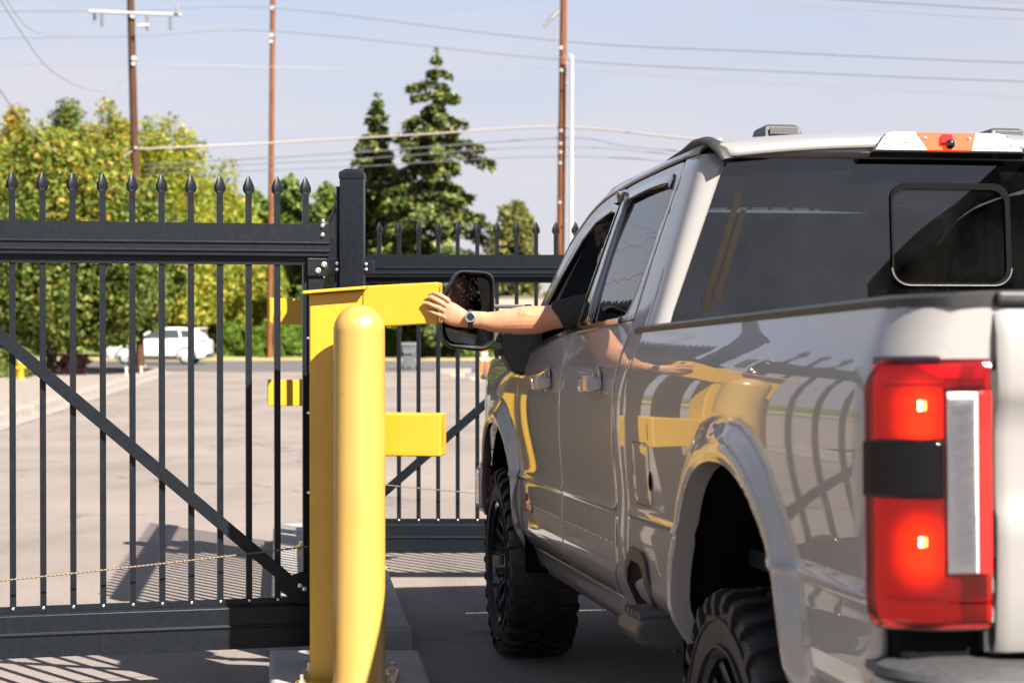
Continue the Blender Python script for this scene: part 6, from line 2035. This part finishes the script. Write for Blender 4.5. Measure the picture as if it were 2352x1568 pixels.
hy = thing('hydrant', 'yellow hydrant with pale green cap in the gravel bed', 'hydrant', gpt(46, 56))
mb = MB(); mb.lathe([(.16, .0), (.16, .05), (.11, .06), (.11, .50), (.125, .52), (.125, .60), (.001, .60)], 18); mb.obj('barrel', M['yellow'], hy, smooth=40)
mb = MB(); mb.lathe([(.115, .60), (.12, .66), (.09, .74), (.03, .78), (.03, .83), (.001, .83)], 18); mb.obj('bonnet', M['greenpl'], hy, smooth=40)
for ax in ((1, 0), (-1, 0), (0, -1)):
    mb = MB(); mb.tube([(ax[0] * .09, ax[1] * .09, .42), (ax[0] * .19, ax[1] * .19, .42)], .055, 12); mb.obj('outlet', M['yellow'], hy, smooth=40)
for i_, (u, v, D, hh, lab) in enumerate(((332, 815, 69, .40, 'slim white marker post at the foot of the dark pole'), (324, 836, 65, .28, 'short white marker stub on the kerb beside the dark pole'), (290, 846, 61.5, .32, 'white marker stub on the kerb, left of the dark pole'))):
    t = thing('marker_post', lab, 'post', gpt(u, D))
    mb = MB(); mb.lathe([(.035, 0), (.035, hh * .7), (.045, hh * .7 + .01), (.045, hh * .7 + .06), (.025, hh * .7 + .09), (.001, hh * .7 + .09)], 12); mb.obj('stub', M['whitepl'], t, smooth=40)
for lab, u0, u1, D, hgt in (('long pale concrete wheel stop lying on the sand', 1000, 1082, 66, .17), ('short dark grey concrete block on the sand', 1068, 1100, 61, .13)):
    a, b = gpt(u0, D), gpt(u1, D)
    t = thing('concrete_block', lab, 'kerb block', (a + b) / 2)
    mb = MB(); mb.prism([(-.11, 0), (.11, 0), (.07, hgt), (-.07, hgt)], (-(b - a).length / 2, 0, .012), (0, 1, 0), (0, 0, 1), (1, 0, 0), (b - a).length); mb.obj('block', M['kerb'] if hgt > .15 else M['bin'], t, bevel=.015)

# house behind the lime trees and the tan building wall beyond the mirror
hs = thing('house', 'pinkish stucco house with grey green roof half hidden behind the lime trees', 'house', gpt(520, 138))
mb = MB(); mb.box((0, 3, 1.8), (13, 6, 3.6)); mb.obj('wall', M['stucco'], hs)
mb = MB(); mb.prism([(-7.1, 0), (7.1, 0), (4.6, 1.7), (-4.6, 1.7)], (0, -.7, 3.6), (1, 0, 0), (0, 0, 1), (0, 1, 0), 7.4); mb.obj('roof', M['roof'], hs)
mb = MB(); mb.box((0, -.72, 3.55), (14.3, .06, .18)); mb.obj('fascia', M['roof'], hs)
for x in (-4.4, -.8, 3.4):
    mb = MB(); mb.box((x, -.01, 1.9), (1.5, .05, 1.2)); w_ = mb.obj('window', M['whitepl'], hs)
    mb = MB(); mb.box((x, -.04, 1.9), (1.3, .04, 1.0)); mb.obj('pane', M['carglass'], w_)
tw = thing('wall', 'long plain tan wall beyond the far gate, right of the mirror', 'wall', gpt(1235, 126))
mb = MB(); mb.box((1.5, 0, 1.85), (11.5, .4, 3.7)); mb.obj('wall_panel', M['stucco'], tw)
mb = MB(); mb.box((1.5, -.02, 3.74), (11.7, .5, .08)); mb.obj('coping', M['kerb'], tw)

# dark storage building on the right, behind the photographer (mirrored in the rear window)
sb_ = thing('storage_building', 'dark ribbed storage building mirrored in the rear window of the truck', 'building', TW(4.2, -8.67, 0), (0, 0, PHI))
mb = MB()
prof = []
x_ = -7.0
while x_ < 3.0:
    prof += [(x_, 0), (x_ + .20, 0), (x_ + .23, -.04), (x_ + .29, -.04), (x_ + .32, 0)]
    x_ += .40
poly = prof + [(3.2, .4), (-7.0, .4)]
mb.prism([(p[1], p[0]) for p in poly], (0, 0, 0), (1, 0, 0), (0, 1, 0), (0, 0, 1), 3.6); mb.obj('ribbed_wall', M['siding'], sb_)
mb = MB(); mb.prism([(-.35, 0), (-.35, .18), (4.2, 1.0), (4.2, 0)], (0, -7.2, 3.6), (1, 0, 0), (0, 0, 1), (0, 1, 0), 10.6); mb.obj('roof', M['siding'], sb_)
mb = MB(); mb.box((2.2, -1.9, 1.8), (3.6, 10, 3.58)); mb.obj('core', M['siding'], sb_)
